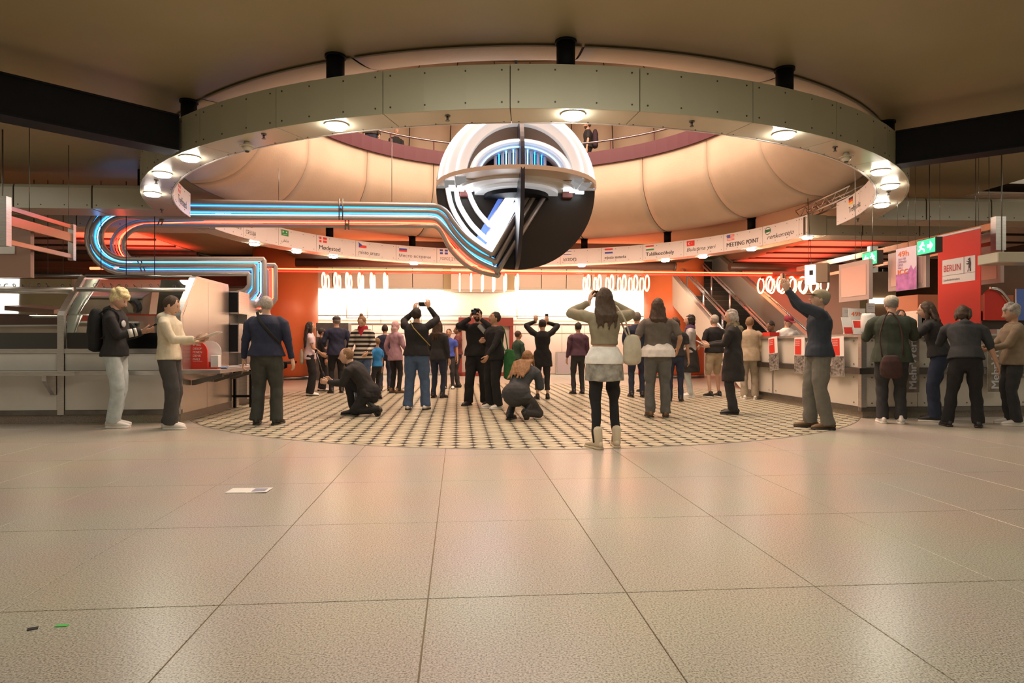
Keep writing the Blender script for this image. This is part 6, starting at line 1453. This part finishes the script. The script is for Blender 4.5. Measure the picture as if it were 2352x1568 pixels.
# crouching man
a = person('man in black jacket crouching and holding a long selfie stick', 838, 955, 1.76, 92, top=BLK2, legs=BLK, shoe=SHB, hair=HLB, style='thin', bulk=1.15, hips=(0, -.06, .36), lean=24, hunch=14, hood=True,
           feet={1: (.10, .19, 0, -4), -1: (-.12, -.22, .03, 0, 55)}, knees={1: (.16, .30, .50), -1: (-.16, .14, .09)}, hands={1: (.10, .52, .53), -1: (-.06, .54, .52)}, hdir={1: (0, 1, .15), -1: (0, 1, .15)}, curl=(55, 55), head=(8, 0), hem=-.06, vox=NEAR)
M = a['M']; b = MB(); s0 = M @ Vector((.02, .60, .55)); s1 = M @ Vector((.02, .74, .98)); q = thing('selfie_stick', 'dark selfie stick rising from the hands of the crouching man', 'selfie stick', s0)
b.tube([s0 - (s1 - s0) * .12, s0.lerp(s1, .3)], .014, 8); b.build('grip', BLK, q); b = MB(); b.tube([s0.lerp(s1, .28), s1], .007, 6); b.build('pole', STEELD, q); b = MB(); b.box((-.02, -.005, -.02), (.02, .005, .035), M=Matrix.Translation(s1)); b.build('phone_clamp', PHONE, q)
R = Raw(); R.ball(a['spine'](.38) + Vector((0, -.118, -.015)), (.075, .012, .035)); simple('back_print', R, mat('print_tangerine', (.70, .20, .03), .7), a['T'], a['k'])
a = person('person in mauve top, pink head wrap and black trousers right of the boy', 908, 903, 1.64, -35, sk=SK2, fem=True, top=MAUVE, legs=BLK, shoe=BRB, hair=cloth('pink_wrap', (.55, .35, .36)), style='wrap', hem=-.16, bulk=1.08, hands={1: (.18, .25, 1.0), -1: (-.25, .02, .9)}, vox=FAR)
a = person('person in dark blue top half hidden behind the mauve top', 884, 898, 1.58, 10, top=NVY, legs=DJEAN, shoe=SHB, hair=HD_, style='short', vox=FAR)
# --- centre group
a = person('man in black sweater and blue jeans raising both hands to photograph the sign', 957, 941, 1.74, -2, top=BLK, legs=BJEAN, shoe=SHW, hair=HD_, style='short', bulk=1.22, wide=1.30, hem=-.03, hands={1: (.16, .24, 1.74), -1: (-.08, .26, 1.68)}, hdir={1: (-.1, .1, 1), -1: (.1, .1, 1)}, curl=(30, 30), poles={1: (.8, .3, -.6), -1: (-.9, .2, -.7)}, palms={1: (-.3, 1, 0), -1: (.3, 1, 0)}, head=(-18, 0), vox=NEAR, feet={1: (.15, 0, 0, -8), -1: (-.15, 0, 0, 8)})
held(a, 'phone', 'phone lifted overhead by the man in blue jeans', 'phone', (.15, .010, .075), PHONE, at_=(.04, .36, 1.80))
R = Raw(); R.ell([Vector(p) for p in ((-.10, -.06, 1.50), (-.03, -.150, 1.38), (.12, -.168, 1.22), (.24, -.08, 1.08))], [(.008, .004)] * 4, n=6); simple('strap', R, mat('strap_mustard', (.42, .30, .08), .7), a['T'], a['k'])
a = person('dark haired woman in charcoal top right behind the man in blue jeans', 1006, 914, 1.62, -18, fem=True, top=CHAR, legs=DJEAN, shoe=SHB, hair=HDB, style='long', bulk=1.1, hem=-.10, vox=FAR)
a = person('boy in royal blue shirt facing the camera far behind', 1031, 893, 1.50, 178, sk=SK2, top=RBLUE, legs=CHAR, shoe=SHW, hair=HD_, style='short', sleeve=.35, vox=FAR)
a = person('man in dark maroon top standing left of the red framed case', 1052, 890, 1.58, 90, sk=SK3, top=cloth('maroon_top', (.12, .03, .03)), legs=CHAR, shoe=SHB, hair=HD_, sleeve=.35, vox=FAR)
a = person('bearded man in black taking a photo with a camera at his face', 1097, 931, 1.76, 176, top=BLK, legs=BLK, shoe=SHB, hair=HD_, style='short', beard=True, bulk=1.28, wide=1.30, hem=-.06, hands={1: (.11, .17, 1.55), -1: (-.08, .20, 1.53)}, hdir={1: (-.3, .3, 1), -1: (.3, .2, 1)}, curl=(50, 50), palms={1: (-1, .2, 0), -1: (1, .2, 0)}, poles={1: (1, .2, -.8), -1: (-1, .2, -.8)}, head=(-4, 0), vox=NEAR, feet={1: (.16, .02, 0, -25), -1: (-.13, 0, 0, 15)})
M = a['M']; q = thing('camera', 'black camera held to the face of the bearded man', 'camera', M @ Vector((.02, .20, 1.62))); Mc = M @ Matrix.Translation((.02, .18, 1.655)); b = MB(); b.box((-.07, -.03, -.045), (.07, .03, .045), M=Mc, bev=.008); b.box((-.025, -.028, .045), (.025, .028, .065), M=Mc, bev=.005); b.build('camera_body', BLACK, q)
b = MB(); b.tube([Mc @ Vector((0, .03, 0)), Mc @ Vector((0, .12, 0))], [.034, .040], 16); b.build('lens', BLACK, q); b = MB(); b.tube([Mc @ Vector((0, .12, 0)), Mc @ Vector((0, .123, 0))], .032, 16); b.build('lens_glass', mat('lens_glass', (.05, .06, .1), .05), q)
R = Raw(); R.ell([Vector((-.16, .19, 1.30)), Vector((-.05, .20, 1.42))], [(.045, .02), (.04, .02)], n=8); simple('document_pouch', R, mat('pouch_grey', (.45, .47, .48), .6), a['T'], a['k'])
a = person('man in black sweater and white sneakers with one hand on his chest', 1136, 938, 1.68, 128, sk=SK2, top=BLK, legs=BLK, shoe=SHW, sole=SOW, hair=HD_, style='short', bulk=1.22, wide=1.25, hem=-.08, hands={1: (.10, .24, 1.20), -1: (-.16, .28, .92)}, hdir={1: (-1, .4, 0)}, curl=(45, 45), head=(-12, -10), vox=NEAR)
bag(a, 'cloth_bag', 'green cloth bag hanging at the side of the man in white sneakers', 'bag', (-.36, -.06, .80), (.16, .05, .24), cloth('green_bag', (.02, .13, .035)), strap=[(-.33, -.05, 1.0), (-.22, -.05, 1.40), (-.15, .02, 1.44), (-.28, .02, 1.1), (-.36, .0, 1.0)])
a = person('boy in dark green top turned right behind the kneeling woman', 1190, 903, 1.42, -55, sk=SK2, top=cloth('bottle_green', (.03, .07, .045)), legs=BLK, shoe=SHB, hair=HDB, style='short', vox=FAR)
a = person('woman in black jacket lifting both arms, cropped grey trousers', 1246, 917, 1.62, 4, fem=True, top=BLK, legs=CHAR, shoe=SHB, hair=HD_, style='short', bulk=1.15, coat=-.24, legcut=.86, hands={1: (.12, .20, 1.66), -1: (-.13, .20, 1.68)}, hdir={1: (0, .1, 1), -1: (0, .1, 1)}, poles={1: (1, .1, .25), -1: (-1, .1, .25)}, palms={1: (0, 1, 0), -1: (0, 1, 0)}, head=(15, 0), vox=FAR)
held(a, 'phone', 'phone raised by the woman in the black jacket', 'phone', (.07, .010, .14), PHONE, at_=(.12, .24, 1.78))
a = person('kneeling woman with long auburn hair, dark grey top and black trousers', 1200, 965, 1.70, -28, fem=True, top=cloth('slate_top', (.05, .058, .066)), legs=cloth('slate_trousers', (.040, .042, .045)), shoe=SHB, hair=HBR, style='verylong', bulk=1.28, hips=(-.05, -.10, .40), lean=34, hunch=10,
           feet={1: (.13, -.16, .055, 0, 62), -1: (-.20, -.02, 0, 4)}, knees={1: (.17, .24, .085), -1: (-.22, .28, .46)}, hands={1: (.12, .44, .60), -1: (-.14, .44, .60)}, poles={1: (.3, -.3, -1), -1: (-.3, -.3, -1)}, hem=-.06, head=(-8, 0), vox=NEAR)
# --- right of centre
a = person('person in dark plum top hidden left behind the tall woman in boots', 1328, 905, 1.60, 15, top=PURP, legs=CHAR, shoe=SHB, hair=HD_, style='short', bulk=1.1, vox=FAR)
a = person('woman in olive sweater, white shirt, grey knitted skirt and cream boots', 1388, 1027, 1.73, 3, fem=True, top=OLV, legs=cloth('black_tights', (.010, .010, .012)), wide=.86, shoe=BOOTC, sole=mat('sole_cream', (.55, .45, .32), .6), bootlen=.10, hair=HDB, style='long', bulk=1.12, hem=.16, under=(WHT, -.045), skirt=(KNIT, .72, .215), hands={1: (.13, .26, 1.58), -1: (-.12, .26, 1.58)}, hdir={1: (-.2, .3, 1), -1: (.2, .3, 1)}, poles={1: (1, -.1, -.55), -1: (-1, -.1, -.55)}, head=(-10, 0), vox=NEAR, wr=.007, feet={1: (.13, 0, 0, -5), -1: (-.10, -.10, 0, 25)})
held(a, 'phone', 'phone held up in front of the woman in cream boots', 'phone', (.15, .010, .075), PHONE, at_=(0, .34, 1.68))
bag(a, 'shoulder_bag', 'cream shoulder bag at the right side of the woman in boots', 'bag', (.29, -.06, 1.06), (.10, .06, .13), cloth('bag_cream', (.52, .46, .35)), strap=[(.27, -.06, 1.18), (.20, -.13, 1.36), (.13, -.08, 1.50), (.14, .05, 1.50), (.22, .06, 1.3), (.28, .02, 1.15)])
a = person('man in dark navy jacket seen from behind, right of the woman in boots', 1463, 912, 1.80, -4, top=NVY, legs=DJEAN, shoe=SHB, hair=mat('hair_shortgrey', (.16, .14, .12), .8), style='thin', bulk=1.2, hem=-.06, hands={1: (.18, .22, 1.0), -1: (-.18, .22, 1.0)}, vox=FAR)
a = person('person in red skirt behind the man in the navy jacket', 1484, 900, 1.58, 30, fem=True, top=BLK2, legs=BLK, wide=.85, skirt=(cloth('red_skirt', (.48, .02, .02)), .42, .22), shoe=SHB, hair=HD_, style='short', vox=FAR)
a = person('long haired man in grey shirt and grey jeans seen from behind', 1511, 958, 1.82, -6, top=GREYT, legs=GJEAN, shoe=BRB, hair=HDB, style='long', bulk=1.22, hem=.0, under=(WHT, -.07), sleeve=.42, sk=SK2, wide=1.15, hands={1: (.30, .14, .98), -1: (-.26, .16, .98)}, vox=NEAR)
a = person('person in dark shirt and blue jeans just right behind the grey shirt', 1551, 922, 1.64, -12, top=CHAR, legs=DJEAN, shoe=SHB, hair=HDB, style='bob', sleeve=.4, sk=SK2, bulk=1.1, vox=FAR)
a = person('short haired woman in light grey shirt, dark skirt over pale jeans, facing left', 1586, 912, 1.74, 78, fem=True, top=LGREY, legs=LJEAN, skirt=(BLK2, .52, .235), shoe=SHW, sole=SOW, hair=HD_, style='bob', sleeve=.8, hands={1: (.22, .16, .92), -1: (-.16, .26, .95)}, scarf=cloth('violet_scarf', (.10, .05, .12)), vox=FAR)
a = person('man in black tee and shorts left of the leopard scarf woman', 1641, 912, 1.74, 20, top=BLK, legs=BEIGE_C, legcut=.55, shoe=SHB, sole=SOW, hair=HG_, style='thin', sleeve=.42, bulk=1.2, vox=FAR, hands={1: (.24, .2, 1.05), -1: (-.22, .2, 1.05)})
a = person('grey haired woman in leopard scarf and long black coat holding a brochure', 1684, 951, 1.68, 68, fem=True, top=BLK2, coat=-.40, legs=CHAR, shoe=SHB, hair=HG_, style='bob', bulk=1.24, wide=1.1, scarf=LEO, hands={1: (.08, .40, 1.14), -1: (-.10, .36, 1.12)}, hdir={1: (-.2, 1, .1), -1: (.2, 1, .1)}, head=(16, 0), vox=NEAR)
R = Raw(); c = a['spine'](.42); R.ell([c - a['X'] * .13 + Z3 * .02, c - Vector((0, .11, -.02)), c + a['X'] * .13 + Z3 * .02, c + Vector((.08, .13, -.08)), c + Vector((0, .14, -.20))], [.055, .060, .055, .050, .03], n=10); remesh(R, 'scarf_drape', a['T'], [LEO], .012, a['k'], wr=.008)
held(a, 'brochure', 'pale brochure in the hands of the leopard scarf woman', 'brochure', (.20, .14, .012), mat('brochure_grey', (.55, .56, .58), .4), at_=(0, .52, 1.17), rot=RX(30))
a = person('person in beige jacket and pale trousers at the end of the right counter', 1722, 917, 1.66, -14, top=BEIGE_C, legs=cloth('stone_trousers', (.34, .29, .22)), shoe=SHW, sole=SOW, hair=HLB, style='short', hem=-.14, bulk=1.12, wide=1.2, vox=FAR)
a = person('man in cap, navy sweater and grey cargo trousers stretching an arm up left', 1882, 984, 1.83, 80, top=cloth('slate_navy', (.022, .032, .05)), legs=CARGO, shoe=BRB, hair=cloth('olive_cap', (.30, .26, .17)), style='cap', bulk=1.20, wide=1.30, hem=-.05, lean=0, hands={1: (.14, .36, 1.78), -1: (-.10, .40, 1.72)}, hdir={1: (0, .3, 1), -1: (0, .4, 1)}, poles={1: (.5, 1, -.8), -1: (-.5, 1, -.9)}, palms={1: (-1, 0, 0), -1: (1, 0, 0)}, curl=(20, 20), head=(-14, 0), vox=NEAR, feet={1: (.10, .08, 0, -5), -1: (-.10, -.07, 0, 8)})
held(a, 'phone', 'phone raised toward the sign by the man in the cap', 'phone', (.16, .010, .08), PHONE, at_=(.02, .44, 1.90))
a = person('person in pale cap and dark green coat standing at the counter corner', 2048, 972, 1.80, -22, top=DGREEN, legs=CHAR, shoe=SHW, sole=SOW, hair=cloth('pale_cap', (.55, .50, .40)), style='cap', bulk=1.32, wide=1.15, coat=-.12, hands={1: (.18, .34, 1.24), -1: (-.20, .32, 1.22)}, head=(18, 0), vox=NEAR)
bag(a, 'shoulder_bag', 'dark red bag hanging behind the person in the green coat', 'bag', (-.04, -.25, .78), (.13, .06, .12), cloth('oxblood_bag', (.05, .022, .02)), strap=[(-.14, -.22, .9), (-.16, -.18, 1.2), (-.05, -.12, 1.5), (.08, -.18, 1.3), (.10, -.22, .92)])
a = person('attendant in white shirt standing behind the right counter near the posters', h=1.72, face=172, pos=(at(2068, 790, 11.3).x, 11.3, 0), sk=SK2, top=WHT, legs=BLK, shoe=SHB, hair=HD_, style='short', sleeve=.42, bulk=1.1, hands={1: (.22, .26, 1.30), -1: (-.24, .24, 1.30)}, vox=FAR, glasses=True)
a = person('attendant in white shirt behind the far end of the right counter', h=1.70, face=178, pos=(at(1808, 790, 13.2).x, 13.2, 0), sk=SK1, top=WHT, legs=BLK, shoe=SHB, hair=cloth('maroon_cap', (.25, .03, .05)), style='cap', sleeve=.42, head=(22, 20), bulk=1.1, vox=FAR)
a = person('person in dark shirt behind the counter end, left of the attendant', h=1.62, face=120, pos=(at(1772, 790, 13.6).x, 13.6, 0), sk=SK3, top=BLK2, legs=BLK, shoe=SHB, hair=HD_, style='short', head=(25, 0), vox=FAR)
a = person('long haired person with glasses in dark tee leaning on the counter', 2148, 967, 1.76, 52, top=BLK2, legs=DJEAN, shoe=SHB, sole=SOW, hair=HDB, style='long', sleeve=.46, bulk=1.14, lean=14, wide=1.15, glasses=True, hands={1: (.10, .52, 1.30), -1: (-.22, .42, 1.27)}, hdir={1: (-.2, 1, -.1)}, head=(10, 5), hips=(0, -.06, .945), vox=NEAR)
a = person('dark haired person in charcoal hoodie and black trousers bending over the counter', 2216, 980, 1.70, -24, sk=SK2, top=CHAR, legs=BLK, shoe=SHB, hair=HDB, style='bob', hood=True, sleeve=.62, bulk=1.18, lean=16, hunch=8, wide=1.15, hips=(0, -.08, .945), hands={1: (.36, -.02, .86), -1: (-.14, .38, 1.30)}, head=(30, -15), vox=NEAR, feet={1: (.15, -.02, 0, -12), -1: (-.20, -.02, 0, 14)})
a = person('grey curly haired person in brown jacket and jeans at the right edge', 2328, 976, 1.66, 72, sk=SK2, top=BROWNJ, legs=CHAR, shoe=SHW, sole=SOW, hair=HG_, style='curly', bulk=1.15, hem=-.08, hands={1: (.10, .38, 1.10), -1: (-.08, .36, 1.08)}, wide=1.1, head=(12, 0), vox=NEAR)
held(a, 'phone', 'dark phone in the hands of the person at the right edge', 'phone', (.075, .15, .01), PHONE, at_=(0, .47, 1.14), rot=RX(25))
# --- gallery
def gp(px, Y): p = at(px, 790, Y); return (p.x, Y, 5.72)
a = person('man in dark striped tee with backpack walking along the upper gallery', h=1.72, face=88, pos=gp(1350, 18.55), top=CHAR, legs=BLK, shoe=SHB, hair=HDB, style='short', beard=True, glasses=True, sleeve=.42, vox=FAR, bulk=1.05)
bag(a, 'backpack', 'dark plum backpack worn by the man on the gallery', 'backpack', (0, -.21, 1.22), (.14, .09, .22), cloth('backpack_plum', (.05, .03, .045)), strap=[(.10, -.14, 1.40), (.13, -.02, 1.47), (.12, .10, 1.38), (.14, .06, 1.22), (.14, -.10, 1.10)])
a = person('person in dark striped shirt leaning on the upper gallery rail, head hidden', h=1.80, face=195, pos=gp(852, 17.45), top=cloth('dark_stripe', (.05, .045, .035), n=.5), legs=DJEAN, shoe=SHB, hair=HD_, hands={1: (.18, .16, .86), -1: (-.20, .16, .86)}, vox=FAR)
a = person('bald man whose head shows above the gallery rail', h=1.62, face=215, pos=gp(910, 18.9), sk=SK1, top=CHAR, legs=DJEAN, shoe=SHB, style='bald', vox=FAR, head=(10, 0))
run_jobs()
